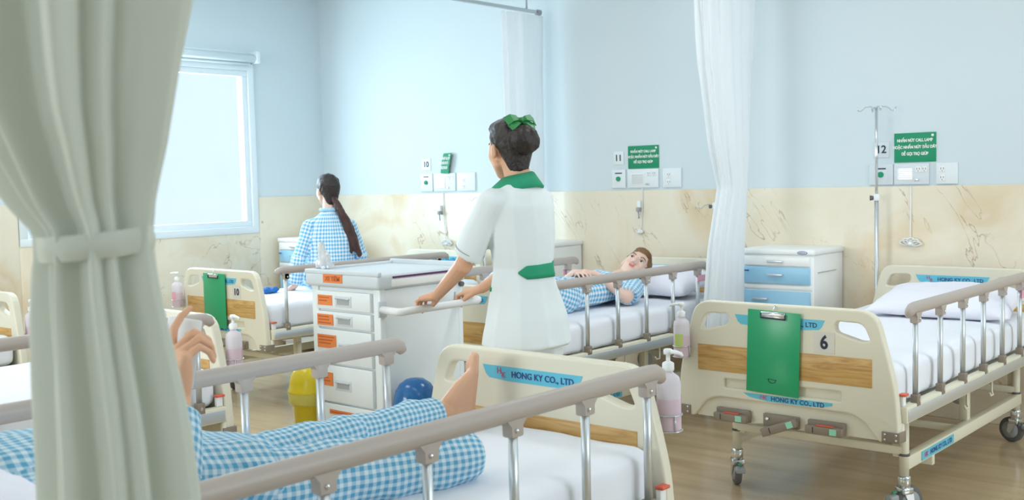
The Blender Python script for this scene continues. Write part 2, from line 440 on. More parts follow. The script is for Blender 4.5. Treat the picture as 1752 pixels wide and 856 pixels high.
def hand_hulls(bl, wrist, d, pn, lat, curl=(.35, .45, .35), spread=.05, thumb=.5, size=1., curls=None):
    """d: wrist to knuckles; pn: direction the palm faces; lat: towards the thumb side"""
    w_ = V(wrist); d = V(d).normalized(); pn = V(pn); pn = (pn-d*pn.dot(d)).normalized()
    lt = d.cross(pn); lt = lt if lt.dot(V(lat)) > 0 else -lt
    s = size
    k = w_+d*.085*s
    bl.hull(E(w_, .021*s), E(k+lt*.030*s-d*.005*s, .0135*s), E(k-lt*.030*s-d*.012*s, .0125*s), E(w_+d*.03*s+lt*.02*s+pn*.006*s, .017*s), E(w_+d*.035*s-lt*.018*s+pn*.004*s, .015*s))
    L = [(.043, .027, .021), (.047, .031, .022), (.044, .028, .021), (.034, .022, .019)]
    for i, (o, R0) in enumerate(zip((.030, .010, -.010, -.029), (.0090, .0092, .0088, .0078))):
        p = k+lt*o*s-d*(.004, 0, .004, .012)[i]*s
        cu = curls[i] if curls else curl; a = 0; r = R0*s
        sd = (d+lt*spread*(1.5, .5, -.5, -1.5)[i]).normalized()
        for j in range(3):
            a += cu[j]; v = (sd*cos(a)+pn*sin(a)); q = p+v*L[i][j]*s
            bl.hull(E(p, r), E(q, r*.90)); p = q; r *= .90
    t0 = w_+d*.025*s+lt*.020*s+pn*.008*s
    v1 = (d*cos(thumb)+lt*sin(thumb)+pn*.35).normalized(); t1 = t0+v1*.040*s
    v2 = (d*cos(thumb*.6)+lt*sin(thumb*.6)+pn*.35).normalized(); t2 = t1+v2*.032*s; t3 = t2+(v2+pn*.2).normalized()*.024*s
    bl.hull(E(t0, .0150*s), E(t1, .0110*s)); bl.hull(E(t1, .0110*s), E(t2, .0098*s)); bl.hull(E(t2, .0098*s), E(t3, .0082*s))
def foot_hulls(bl, ankle, toe, sole, lat):
    """ankle joint, direction heel->toe, direction the sole faces, lat = big-toe side"""
    a = V(ankle); t = V(toe).normalized(); s_ = V(sole); s_ = (s_-t*s_.dot(t)).normalized(); l = V(lat); l = (l-t*l.dot(t)-s_*l.dot(s_)).normalized()
    heel = a-t*.035+s_*.055
    ball = a+t*.125+s_*.066
    bl.hull(E(a, .037), E(heel, .030), E(a+t*.03+s_*.03, .032))
    bl.hull(E(a+t*.01, .034), E(heel, .028), E(ball+l*.022, .0165), E(ball-l*.024-t*.015, .015), E(a+t*.07+s_*.03+l*.008, .026))
    for i, (o, ln, r) in enumerate(((.028, .050, .0125), (.007, .052, .0092), (-.009, .046, .0086), (-.023, .038, .0082), (-.036, .026, .0078))):
        b = ball+l*o; bl.hull(E(b, r*1.1), E(b+t*ln*.6-s_*.003, r), E(b+t*ln, r*.95))

def cloth_grid(name, fn, nu, nv, m, parent=None, closed=True, thick=0):
    bm = bmesh.new(); g = [[bm.verts.new(fn(i/nu, j/nv)) for i in range(nu if closed else nu+1)] for j in range(nv+1)]
    n = len(g[0])
    for a, b in zip(g, g[1:]):
        for i in range(n if closed else n-1):
            f = bm.faces.new((a[i], a[(i+1) % n], b[(i+1) % n], b[i])); f.smooth = True
    me = bpy.data.meshes.new(name); bm.to_mesh(me); bm.free(); me.materials.append(MT[m])
    return link(name, me, parent)
def lerp_tab(tab, x):
    if x <= tab[0][0]: return tab[0][1:]
    for a, b in zip(tab, tab[1:]):
        if x <= b[0]:
            t = (x-a[0])/(b[0]-a[0]); t = t*t*(3-2*t) if len(a) > 9 else t
            return tuple(p+(q-p)*t for p, q in zip(a[1:], b[1:]))
    return tab[-1][1:]
# ================================================================ THE ROOM
XL, XR, YB, YF = -7.69, 2.9, 6.2, -2.3
struct(MB().box(XL-.15, XR+.15, YF-.15, YB+.15, -.1, 0, 'floor').obj('floor'))
struct(MB().box(XL-.15, XR+.15, YF-.15, YB+.15, CEIL, CEIL+.1, 'ceil').obj('ceiling'))
struct(MB().box(XL-.15, XR+.15, YB, YB+.15, 0, CEIL, 'wall').obj('wall_back'))
b = MB(); b.box(XR, XR+.15, YF, YB, 0, 1.1, 'wall'); b.box(XR, XR+.15, YF, YB, 2.5, CEIL, 'wall'); b.box(XR, XR+.15, YF, 2.75, 1.1, 2.5, 'wall'); b.box(XR, XR+.15, 5.45, YB, 1.1, 2.5, 'wall'); struct(b.obj('wall_right'))
b = MB()
for q in ((2.75, 5.45, 2.44, 2.5), (2.75, 5.45, 1.1, 1.16), (2.75, 2.81, 1.16, 2.44), (5.39, 5.45, 1.16, 2.44), (4.07, 4.13, 1.16, 2.44)): b.box(XR+.04, XR+.10, q[0], q[1], q[2], q[3], 'frame')
fo = struct(b.obj('window_4')); MB().box(XR+.07, XR+.075, 2.81, 5.39, 1.16, 2.44, 'glass').obj('pane', fo)  # added window, out of view, to let in the side fill
FW = [(-5.85, -3.55), (-1.75, .55)]  # openings of the added front windows
b = MB(); b.box(XL-.15, XR+.15, YF-.15, YF, 0, 1.1, 'wall'); b.box(XL-.15, XR+.15, YF-.15, YF, 2.5, CEIL, 'wall')
for x0, x1 in ((XL-.15, FW[0][0]), (FW[0][1], FW[1][0]), (FW[1][1], XR+.15)): b.box(x0, x1, YF-.15, YF, 1.1, 2.5, 'wall')
struct(b.obj('wall_front'))
for i, (x0, x1) in enumerate(FW):
    b = MB()
    for q in ((x0, x1, 2.44, 2.5), (x0, x1, 1.1, 1.16), (x0, x0+.06, 1.16, 2.44), (x1-.06, x1, 1.16, 2.44), ((x0+x1)/2-.03, (x0+x1)/2+.03, 1.16, 2.44)): b.box(q[0], q[1], YF-.10, YF-.04, q[2], q[3], 'frame')
    fo = struct(b.obj('window_%d' % (i+2))); MB().box(x0+.06, x1-.06, YF-.075, YF-.07, 1.16, 2.44, 'glass').obj('pane', fo)  # added front windows, unseen, letting in the frontal fill
WY0, WY1, WZ0, WZ1 = 3.45, 5.40, 1.09, 2.43
b = MB(); b.box(XL-.15, XL, YF, WY0, 0, CEIL, 'wall'); b.box(XL-.15, XL, WY1, YB, 0, CEIL, 'wall')
b.box(XL-.15, XL, WY0, WY1, 0, WZ0, 'wall'); b.box(XL-.15, XL, WY0, WY1, WZ1, CEIL, 'wall'); struct(b.obj('wall_left'))
WZ = 1.343
struct(MB().box(XL+.016, XR, YB-.016, YB, 0, WZ, 'marble', .003).obj('trim_1'))
b = MB(); b.box(XL, XL+.016, YF, WY0-.06, 0, WZ, 'marble', .003); b.box(XL, XL+.016, WY1+.06, YB-.016, 0, WZ, 'marble', .003); b.box(XL, XL+.016, WY0-.06, WY1+.06, 0, WZ0-.05, 'marble', .003); struct(b.obj('trim_2'))
# window
wo = thing('window_1', None, None, (XL, 4.42, 0)); struct(wo)
def inwin(bd, name, par): o = bd.obj(name, par); o.location = (-XL, -4.42, 0) if par is wo else (0, 0, 0); return o
b = MB(); t = .055
for (y0, y1, z0, z1) in ((WY0-t, WY1+t, WZ1-.005, WZ1+t), (WY0-t, WY1+t, WZ0-t, WZ0+.005), (WY0-t, WY0+.005, WZ0, WZ1), (WY1-.005, WY1+t, WZ0, WZ1)):
    b.box(XL-.08, XL+.022, y0, y1, z0, z1, 'frame', .004)
inwin(b, 'window_frame', wo)
for (y0, y1, dx) in ((WY0, 4.46, -.045), (4.40, WY1, -.01)):
    b = MB()
    for (a0, a1, z0, z1) in ((y0, y1, WZ1-.055, WZ1-.005), (y0, y1, WZ0+.005, WZ0+.055), (y0, y0+.05, WZ0+.055, WZ1-.055), (y1-.055, y1-.005, WZ0+.055, WZ1-.055)):
        b.box(XL+dx-.02, XL+dx+.012, a0, a1, z0, z1, 'frame', .003)
    sh = inwin(b, 'sash', wo)
    MB().box(XL+dx-.006, XL+dx, y0+.05, y1-.05, WZ0+.05, WZ1-.05, 'glass').obj('pane', sh)
# roller blind rolled up above the window
rb = thing('roller_blind', 'rolled-up white roller blind in its tube above the bright window', 'blind', (XL, 4.42, 2.53))
def L(bd, name, par, org):   # mesh made in world coordinates, parented to an Empty at org
    o = bd.obj(name, par); o.location = -V(org); return o
ro = (XL, 4.42, 2.53)
L(MB().tube([(XL+.055, 3.36, 2.525), (XL+.055, 5.44, 2.525)], .036, 'frame', 18), 'blind_roll', rb, ro)
L(MB().box(XL, XL+.02, 3.33, 5.47, 2.56, 2.585, 'frame', .003), 'head_rail', rb, ro)
for y in (3.32, 5.44): L(MB().box(XL, XL+.10, y, y+.04, 2.485, 2.585, 'frame', .008), 'blind_bracket', rb, ro)
L(MB().tube([(XL+.05, 3.40, 2.478), (XL+.05, 5.40, 2.478)], .011, 'frame', 10), 'bottom_bar', rb, ro)
# added ceiling luminaires, out of view, around the fill lights
PLW = ['nearest the window with the blind', 'over the foot of the sitting woman\'s bed', 'over the beds at the far left', 'over the empty bed number 6', 'over the foreground patient', 'at the right end over the marble wall', 'at the right end beside the camera']
for i, (x, y, e_) in enumerate(PANELS):
    t = thing('ceiling_light', 'flush rectangular ceiling light panel %s' % PLW[i], 'ceiling light', (x, y, CEIL-.02), 0, 'ceiling light panels of the ward')
    b = MB(); b.box(-.62, .62, -.32, -.29, -.02, .018, 'white'); b.box(-.62, .62, .29, .32, -.02, .018, 'white'); b.box(-.62, -.59, -.29, .29, -.02, .018, 'white'); b.box(.59, .62, -.29, .29, -.02, .018, 'white'); b.obj('light_frame', t)
    MB().box(-.59, .59, -.29, .29, 0, .012, 'lamp').obj('diffuser', t)

# ================================================================ HOSPITAL BEDS
OUT = [(-.487, .385), (.487, .385), (.489, .45), (.476, .60), (.437, .755), (.398, .893), (-.398, .893), (-.437, .755), (-.476, .60), (-.489, .45)]
def mir(pts): return [(-x, z) for x, z in pts][::-1]
HOLE = rounded([(.238, .842), (.350, .840), (.378, .775), (.345, .770), (.236, .800)], [.02, .03, .012, .025, .02])
SLOT = rounded([(-.26, .525), (.26, .525), (.26, .562), (-.26, .562)], .008)
ARCH = [(-.40, .385), (-.375, .42), (-.352, .452), (-.32, .472), (-.28, .480), (.28, .480), (.32, .472), (.352, .452), (.375, .42), (.40, .385)]
ol = rounded(OUT, [0, .03, .05, .05, .08, .11, .11, .08, .05, .05])
ol[0] = (-.487, .385)
foot_loop = rounded([(-.487, .385), (-.41, .385)] + [(-.385, .415), (-.355, .455), (-.30, .480), (.30, .480), (.355, .455), (.385, .415)] + [(.41, .385), (.487, .385), (.489, .45), (.476, .60), (.437, .755), (.398, .893), (-.398, .893), (-.437, .755), (-.476, .60), (-.489, .45)],
                    [.02, .01, .02, .03, .04, .04, .03, .02, .01, .02, .05, .05, .08, .11, .11, .08, .05, .05])
BOARD = plate_mesh([foot_loop, HOLE, mir(HOLE), SLOT], .042, .009, 'ivory')
WOODM = MB().box(-.386, .386, -.0025, .0445, .592, .704, 'wood', .001).mesh('wood_panel')
RECM = MB().box(-.40, .40, .016, .026, .388, .575, 'ivory').mesh('recess_panel')
def sign_mesh(side, full=True):
    b = MB(); s = -1 if side == '-y' else 1; y = -.0015 if s < 0 else .0435
    pts = [(-.205, .843), (.195, .843), (.182, .815), (.170, .803), (.10, .798), (-.10, .798), (-.178, .803), (-.192, .815)]
    if s > 0: pts = [(-x, z) for x, z in pts]
    b.poly([(x, y, z) for x, z in pts], 'signblue', direction=(0, .003*(-s), 0))
    yt = y+s*.0012
    b.add_mesh(text_mesh('HONG KY CO., LTD', .0275, 'CENTER', .0004), 'navy', facing((.040*(1 if s < 0 else -1), yt, .820), side), False)
    b.add_mesh(text_mesh('H', .028, 'CENTER', 0, .0006), 'redink', facing((-.134*(1 if s < 0 else -1), yt, .827), side), False)
    b.add_mesh(text_mesh('K', .026, 'CENTER', 0, .0006), 'redink', facing((-.116*(1 if s < 0 else -1), yt, .815), side), False)
    return b.mesh('maker_sign')
SIGN_O, SIGN_I = sign_mesh('-y'), sign_mesh('+y')
b = MB(); b.poly([(x, .0145, z) for x, z in [(-.19, .512), (.21, .512), (.23, .492), (.16, .484), (-.12, .484), (-.19, .495)]], 'signblue', direction=(0, .002, 0))
b.poly([(x, -.0012, z) for x, z in [(-.17, .5135), (.225, .5135), (.225, .503), (.19, .494), (.10, .488), (-.06, .488), (-.14, .498)]], 'signblue', direction=(0, .002, 0))
b.add_mesh(text_mesh('HONG KY CO., LTD', .026, 'CENTER', .0004), 'navy', facing((.075, -.0022, .500), '-y'), False)
b.add_mesh(text_mesh('HK', .024, 'CENTER'), 'redink', facing((-.075, -.0022, .502), '-y'), False)
LSIGN = b.mesh('lower_sign')
def number_mesh(n):
    b = MB(); b.box(.148, .236, -.0022, -.0004, .712, .796, 'ivorylabel'); b.add_mesh(text_mesh(n, .075 if len(n) == 1 else .058, 'CENTER', .0022, sx=.9 if len(n) == 1 else 1.05), 'ink', facing((.192, -.003, .753), '-y'), False); return b.mesh('number_label')
MT['ivorylabel'] = newmat('clear_label', (.72, .70, .63), .25)
def crank_mesh(x, ang):
    b = MB(); b.box(x-.078, x+.078, -.008, .012, .386, .438, 'brown', .003)
    mx = M.Translation((x+.07*(1 if ang else 0), -.022, .405+(.012 if ang else 0))) @ M.Rotation(ang, 4, 'Y')
    if ang:
        b.box(-.155, .01, -.014, .014, -.018, .018, 'brown', .005, mx); b.box(-.032, -.004, -.0165, -.0135, -.013, .013, 'mint', 0, mx); b.box(-.115, -.111, -.0155, -.0135, -.012, .012, 'dark', 0, mx)
        b.tube([(x-.055, -.02, .42), (x-.055, 0, .42)], .006, 'chrome', 8)
    else:
        b.box(-.078, .078, -.014, .014, -.018, .016, 'brown', .005, mx); b.box(.028, .056, -.0165, -.0135, -.012, .012, 'mint', 0, mx); b.box(-.045, -.041, -.0155, -.0135, -.012, .012, 'dark', 0, mx)
        b.box(-.03, .04, -.012, .004, .017, .021, 'red', 0, mx)
    return b.mesh('crank')
CRANKS = [crank_mesh(-.217, 0), crank_mesh(.003, rad(-22)), crank_mesh(.200, 0)]
def bracket_mesh(s):
    b = MB(); b.box(min(s*.425, s*.495), max(s*.425, s*.495), -.006, .0, .388, .430, 'brown', .002); b.box(min(s*.490, s*.496), max(s*.490, s*.496), -.006, .06, .388, .430, 'brown', .002)
    for x in (.438, .482): b.ell((s*x, -.007, .40), (.005, .003, .005), 'chrome', None, 8, 6); b.ell((s*x, -.007, .42), (.005, .003, .005), 'chrome', None, 8, 6)
    return b.mesh('corner_bracket')
BRK = {s: bracket_mesh(s) for s in (-1, 1)}
# frame
FL = 2.06
def frame_mesh():
    b = MB()
    for s in (-1, 1):
        x0, x1 = sorted((s*.465, s*.505)); b.box(x0, x1, .045, FL-.01, .458, .522, 'ivorym', .004)
        x0, x1 = sorted((s*.503, s*.509)); b.box(x0, x1, .055, FL-.03, .464, .510, 'alu', .002)
        for y in (.34, 1.15, 1.9): b.box(s*.36-.02, s*.36+.02, y-.02, y+.02, .25, .46, 'ivorym', .004)
        b.tube([(s*.48, .05, .46), (s*.48, .05, .40), (s*.46, .07, .385)], .014, 'ivorym', 8)
        # hooks for drainage bags under the rail
        for y in (.78, 1.12):
            b.tube([(s*.49, y, .46), (s*.49, y, .405), (s*.50, y-.015, .395), (s*.50, y-.05, .395), (s*.50, y-.06, .41)], .0045, 'ivorym', 6)
    for y in (.05, .55, 1.05, 1.55, 2.0): b.box(-.47, .47, y, y+.035, .462, .495, 'ivorym', .003)
    b.box(-.455, .455, .06, 2.03, .484, .499, 'ivorym', .003)
    b.tube([(0, .05, .42), (0, 1.2, .40)], .014, 'steel', 8); b.tube([(-.2, .05, .415), (-.2, .9, .39)], .012, 'steel', 8); b.tube([(.2, .05, .415), (.2, 1.5, .39)], .012, 'steel', 8)
    b.box(.10, .16, .85, .93, .33, .46, 'ivorym', .004); b.ell((.30, 1.25, .35), (.05, .03, .05), 'hub')
    return b.mesh('frame')
def base_mesh():
    b = MB()
    for s in (-1, 1):
        b.box(s*.385-.02, s*.385+.02, .33, 1.90, .20, .255, 'ivorym', .004)
        for y in (.33, 1.87): b.tube([(s*.385, y, .17), (s*.385, y, .40)], .020, 'ivorym', 12); b.tube([(s*.385, y, .258), (s*.385, y, .268)], .023, 'rubber', 12)
        x0, x1 = sorted((s*.4055, s*.4075)); b.box(x0, x1, .47, .86, .208, .247, 'signblue')
        if s > 0:
            Mx = M.Translation((.4082, .70, .227)) @ M(((0, 0, 1, 0), (1, 0, 0, 0), (0, 1, 0, 0), (0, 0, 0, 1)))
            b.add_mesh(text_mesh('HONG KY CO., LTD', .030, 'CENTER', .0003, sx=1.0), 'navy', Mx, False)
            b.add_mesh(text_mesh('HK', .030, 'CENTER'), 'redink', M.Translation((.4082, .52, .227)) @ M(((0, 0, 1, 0), (1, 0, 0, 0), (0, 1, 0, 0), (0, 0, 0, 1))), False)
    b.box(-.385, .385, .31, .345, .262, .297, 'ivorym', .004); b.box(-.385, .385, 1.85, 1.885, .262, .297, 'ivorym', .004)
    b.box(.26, .405, .60, .63, .16, .205, 'ivorym', .003); b.box(-.37, .37, 1.05, 1.08, .21, .24, 'ivorym', .003)
    return b.mesh('base_frame')
FRAME, BASE = frame_mesh(), base_mesh()
b = MB(); b.lathe([(.021, .12), (.026, .125), (.027, .168), (.024, .175)], (0, 0, 0), 'chrome', 16); b.box(-.030, .030, -.026, .026, .100, .128, 'chrome', .006)
for s in (-1, 1): b.poly([(s*.021, -.024, .12), (s*.021, .024, .12), (s*.021, .034, .06), (s*.021, .020, .045), (s*.021, -.004, .08)], 'chrome', direction=(s*.004, 0, 0))
FORK = b.mesh('caster')
WHEEL = MB().lathe([(.02, -.016), (.050, -.016), (.062, -.013), (.066, -.006), (.066, .006), (.062, .013), (.050, .016), (.02, .016)], (0, .022, .066), 'rubber', 26, M.Rotation(pi/2, 4, 'Y')).mesh('wheel')
HUB = MB().lathe([(.012, -.0185), (.044, -.0175), (.044, .0175), (.012, .0185)], (0, .022, .066), 'hub', 20, M.Rotation(pi/2, 4, 'Y')).mesh('hub')
PEDAL = MB().box(-.022, .022, -.07, -.028, .085, .108, 'hub', .006, M.Rotation(rad(8), 4, 'X')).box(-.006, .006, -.06, -.04, .105, .113, 'green', .002).mesh('brake_pedal')
# side rail
S = .275
POST = MB().tube([(0, 0, .545), (0, 0, .862)], .0125, 'alu', 14, sx=.85).mesh('post')
b = MB(); b.box(-.015, .016, -.020, .020, .835, .878, 'taupe', .005); b.poly([(.016, -.034, .878), (.016, .034, .878), (.016, .020, .862), (.016, .019, .838), (.016, -.019, .838), (.016, -.020, .862)], 'taupe', direction=(-.03, 0, 0)); b.ell((.0175, .004, .852), (.004, .006, .006), 'chrome', None, 8, 6)
PCAP = b.mesh('rail_bracket')
b = MB(); b.box(-.014, .016, -.018, .018, .508, .555, 'brown', .004); b.ell((.017, 0, .53), (.003, .007, .009), 'taupe', None, 8, 6); PBASE = b.mesh('post_base')
def bar(n, y0):
    b = MB(); ya, yb = y0-.05, y0+(n-1)*S+.07
    pts = [(0, ya-.022, .868), (0, ya-.012, .884), (0, ya+.01, .893), (0, ya+.04, .895), (0, (ya+yb)/2, .895), (0, yb-.04, .895), (0, yb, .893), (0, yb+.022, .883), (0, yb+.03, .870)]
    b.tube(pts, [.016, .022, .0245, .025, .025, .025, .0245, .021, .014], 'taupe', 16, sx=.80, up=(0, 0, 1)); return b.mesh('side_rail')
BARM = {}
def side_rail(par, s, y0, n=6, tagred=True):
    if (n, y0) not in BARM: BARM[(n, y0)] = bar(n, y0)
    r = link('side_rail', BARM[(n, y0)], par); r.location = (s*.492, 0, 0)
    if s < 0: r.scale = (-1, 1, 1)
    for i in range(n):
        for nm, me in (('post', POST), ('rail_bracket', PCAP), ('post_base', PBASE)):
            o = link(nm, me, r); o.location = (0, y0+i*S, 0)
    if tagred:
        o = MB().box(.016, .022, y0+(n-1)*S-.03, y0+(n-1)*S+.06, .80, .838, 'pink', .003).obj('rail_tag', r)
    b = MB(); b.box(-.02, -.004, .052, .082, .522, .562, 'white', .003); b.box(-.022, .006, .046, .085, .562, .572, 'red', .003)
    b.obj('rail_catch', r)
def bed(label, x, y, rz=0, number=None, rails=((1, .165),), footsign=True):
    t = thing('hospital_bed', label, 'bed', (x, y, 0), rz)
    fb = link('footboard', BOARD, t)
    link('wood_panel', WOODM, fb); link('recess_panel', RECM, fb); link('maker_sign', SIGN_I, fb); link('maker_sign', SIGN_O, fb); link('lower_sign', LSIGN, fb)
    if number: link('number_label', number_mesh(number), fb)
    for c in CRANKS: link('crank', c, fb)
    for s in (-1, 1): link('corner_bracket', BRK[s], fb)
    hb = link('headboard', BOARD, t); hb.location = (0, FL, 0)
    link('wood_panel', WOODM, hb); link('recess_panel', RECM, hb); o = link('maker_sign', SIGN_O, hb)
    link('frame', FRAME, t); link('base_frame', BASE, t)
    for sx in (-1, 1):
        for yy in (.33, 1.87):
            a = -.5 if sx > 0 and yy < 1 else (rad(41) if yy < 1 else 1.3)
            c = link('caster', FORK, t); c.location = (sx*.385, yy, 0); c.rotation_euler.z = a
            wl = link('wheel', WHEEL, c); link('hub', HUB, c); link('brake_pedal', PEDAL, c)
    for s, y0 in rails: side_rail(t, s, y0)
    return t
def mattress(par, raised=0., seed=0, head=1.18):
    bl = Blob(); x = .405; r = (.05, .05, .045)
    lo, hi = .552, .632
    def blk(y0, y1, mx=None):
        pts = [E((sx*x, yy, z), r) for sx in (-1, 1) for yy in (y0, y1) for z in (lo, hi)]
        pts.append(E((0, (y0+y1)/2, hi+.008), (.3, .3, .03)))
        if mx is not None: pts = [bake_pts(p, mx) for p in pts]
        bl.hull(*pts)
    if raised:
        blk(.10, head)
        R = M.Translation((0, head, lo)) @ M.Rotation(raised, 4, 'X') @ M.Translation((0, -head, -lo))
        blk(head, 1.99, R)
    else: blk(.10, 1.99)
    me = bl.build('mattress', 'sheet', .014, 3)
    for v in me.vertices:
        c = v.co; q = V((c.x*4+seed, c.y*4, c.z*2))
        v.co.z += .006*noise.noise(q)+.003*noise.noise(q*3)
        if abs(c.x) > .43: v.co.x += math.copysign(1, c.x)*(.010*noise.noise(V((c.y*9+seed, 0, c.z*2)))+.004)
    return tag(link('mattress', me, par), 'mattress under a white fitted sheet')

bA3 = bed('empty white-sheeted hospital bed with number 6 and a green clipboard on its footboard', -2.01, 3.95, 0, '6', ((1, .165),)); mattress(bA3, 0, 3)
bA2 = bed('hospital bed where a patient in blue checked pyjamas lies on her back', -3.82, 3.95, 0, None, ((1, .165), (-1, .165))); mattress(bA2, 0, 9)
bA1 = bed('hospital bed with number 10 on its footboard, a woman sitting on it', -6.02, 3.95, 0, '10', ((1, .165),)); mattress(bA1, 0, 15)
bB1 = bed('foreground hospital bed seen from its head, a patient with bare foot lying in it', -2.08, 2.5, pi, None, ((-1, .147), (1, .195))); mattress(bB1, rad(9), 21, 1.2)
bB2 = bed('hospital bed with a milky bottle on its footboard, just left behind the raised hand', -4.26, 2.52, pi, None, ((-1, .165),)); mattress(bB2, 0, 27)
bB3 = bed('hospital bed at the far left edge of the picture, mostly cut off', -6.10, 2.5, pi, None, ()); mattress(bB3, 0, 33)

# ================================================================ PILLOWS
def pillow(label, c, sx, sy, h, rz=0, tilt=0., seed=0, m='pillow'):
    def f(u, v): return 0
    bm = bmesh.new(); nx, ny = 40, 28; g = {}
    for side in (1, -1):
        for i in range(nx+1):
            for j in range(ny+1):
                if side < 0 and (i in (0, nx) or j in (0, ny)): g[side, i, j] = g[1, i, j]; continue
                a, b_ = i/nx*2-1, j/ny*2-1
                pin = 1-.10*(a*a*b_*b_*1.0); cx = a*(1-.07*(1-b_*b_)**1)*1.0; cy = b_*(1-.10*(1-a*a))
                hh = (max(0, 1-abs(a)**2.6)*max(0, 1-abs(b_)**2.6))**.5
                p = V((cx*sx/2, cy*sy/2, side*h/2*hh*(1 if side > 0 else .55)))
                nn = noise.noise(V((a*2.2+seed, b_*2.2, side)))*.014*hh+noise.noise(V((a*6+seed, b_*5, side)))*.006
                p.z += nn; g[side, i, j] = bm.verts.new(p)
    for side in (1, -1):
        for i in range(nx):
            for j in range(ny):
                q = [g[side, i, j], g[side, i+1, j], g[side, i+1, j+1], g[side, i, j+1]]
                f_ = bm.faces.new(q if side > 0 else q[::-1]); f_.smooth = True
    me = bpy.data.meshes.new('pillow'); bm.to_mesh(me); bm.free(); me.materials.append(MT[m])
    o = link('pillow', me); o.location = c; o.rotation_euler = (tilt, 0, rz); return tag(o, label, 'pillow')
pillow('plump white pillow lying at the head of the empty bed number 6', (-1.90, 5.60, .742), .72, .50, .17, rad(3), rad(9), 1)
pillow('white pillow under the head of the woman lying down', (-3.70, 5.66, .755), .62, .46, .21, 0, rad(8), 5)
pillow('white pillow at the head of the bed on which the woman sits', (-6.02, 5.72, .74), .62, .42, .16, 0, rad(10), 8)
pillow('white pillow behind the foreground patient at the raised bed head', (-2.00, .66, .870), .74, .44, .19, 0, rad(-9), 11)

# ================================================================ CLIPBOARDS
def clipboard(label, x, y, zt, w=.235, h=.345, slant=0., paper=False):
    t = thing('clipboard', label, 'clipboard', (x, y, zt), 0); t.rotation_euler = (0, slant, 0)
    MB().box(-w/2, w/2, -.004, 0, -h, 0, 'green', .0015).obj('board', t)
    b = MB(); b.box(-.052, .052, -.012, -.004, -.028, -.004, 'chrome', .002); b.tube([(-.055, -.012, -.010), (-.055, -.012, -.03), (.055, -.012, -.03), (.055, -.012, -.010)], .0028, 'ink', 6)
    b.tube([(-.050, -.014, -.006), (.050, -.014, -.006)], .004, 'chrome', 8); b.obj('clip', t)
    MB().tube([(0, -.006, -.004), (0, -.006, .012), (0, .006, .022), (0, .02, .010)], .0022, 'chrome', 6).obj('hook', t)
    b = MB(); k = [(-.018, -.0052, -h+.062), (-.013, -.0052, -h+.05), (0, -.0052, -h+.046), (.013, -.0052, -h+.05), (.018, -.0052, -h+.062)]
    b.tube(k, .0012, 'ink', 5); b.tube([(-.018, -.0052, -h+.063), (.019, -.0052, -h+.060)], .001, 'ink', 5); b.obj('printed_mark', t)
    return t
clipboard('green plastic clipboard hanging on the footboard of the empty bed number 6', -2.028, 3.938, .868, slant=rad(2))
clipboard('green clipboard hanging on the footboard of bed number 10', -6.06, 3.938, .868, .25, .36, 0)

# ================================================================ SANITISER BOTTLES
def bottle(label, x, y, z, rz, pad='pink', liquid=True):
    t = thing('pump_bottle', label, 'bottle', (x, y, z), rz)
    b = MB(); b.lathe([(.030, 0), (.034, .004), (.035, .03), (.035, .14), (.031, .158), (.018, .168), (.0135, .172), (.0135, .180)], (0, 0, 0), 'bottle', 24); b.obj('bottle_body', t)
    b = MB(); b.lathe([(.0345, .005), (.0353, .008), (.0353, .095), (.0345, .10)], (0, 0, 0), 'liquid', 24); b.obj('gel', t)
    b = MB(); b.lathe([(.016, .176), (.017, .18), (.017, .198), (.010, .202), (.006, .204), (.006, .222), (.013, .224), (.013, .236), (.010, .239)], (0, 0, 0), 'whitepl', 16)
    b.tube([(0, 0, .231), (-.022, -.012, .232), (-.038, -.021, .229), (-.043, -.024, .222)], [.007, .006, .005, .004], 'whitepl', 8); b.obj('pump', t)
    b = MB(); k = b.mi(pad)
    for i in range(8):
        a0, a1 = [rad(-95+d_) for d_ in (i*8-20, i*8-12)]; R0 = .0360
        vs = [b.bm.verts.new((cos(a)*R0, sin(a)*R0, zz)) for a, zz in ((a0, .045), (a1, .045), (a1, .105), (a0, .105))]; b.bm.faces.new(vs).material_index = k
    b.obj('label', t)
    b = MB(); pts = [(cos(a)*.0385, sin(a)*.0385, .05) for a in [rad(i*20+90) for i in range(19)]]; b.tube(pts, .002, 'steel', 6)
    b.tube([(cos(a)*.0385, sin(a)*.0385, .004) for a in [rad(i*20+90) for i in range(19)]], .002, 'steel', 6)
    for a in (0, 90, 180): b.tube([(cos(rad(a))*.0385, sin(rad(a))*.0385, .004), (cos(rad(a))*.0385, sin(rad(a))*.0385, .05)], .002, 'steel', 6)
    b.tube([(-.034, .012, .001), (0, 0, -.002), (.034, .012, .001)], .002, 'steel', 6); b.tube([(0, .0385, .004), (0, .0385, .06)], .003, 'steel', 6); b.obj('wire_holder', t)
    return t
bottle('pink gel bottle with a lime label hanging left on the footboard of bed 6', -2.45, 3.905, .645, 0, 'lime')
bottle('pump bottle between the cart and the nurse, on the middle bed footboard', -4.265, 3.905, .60, 0, 'pink')
bottle('milky pump bottle hanging outside the right corner of the foreground footboard', -1.645, 2.548, .695, rad(150), 'pink')
bottle('milky pump bottle between the raised hand and the footboard of bed number 10', -3.825, 2.568, .65, rad(150), 'pink')
bottle('pump bottle hanging at the left corner of the footboard of bed number 10', -6.46, 3.905, .625, 0, 'pink')
bottle('pump bottle at the far left edge of the picture', -5.665, 2.548, .615, rad(150), 'pink')
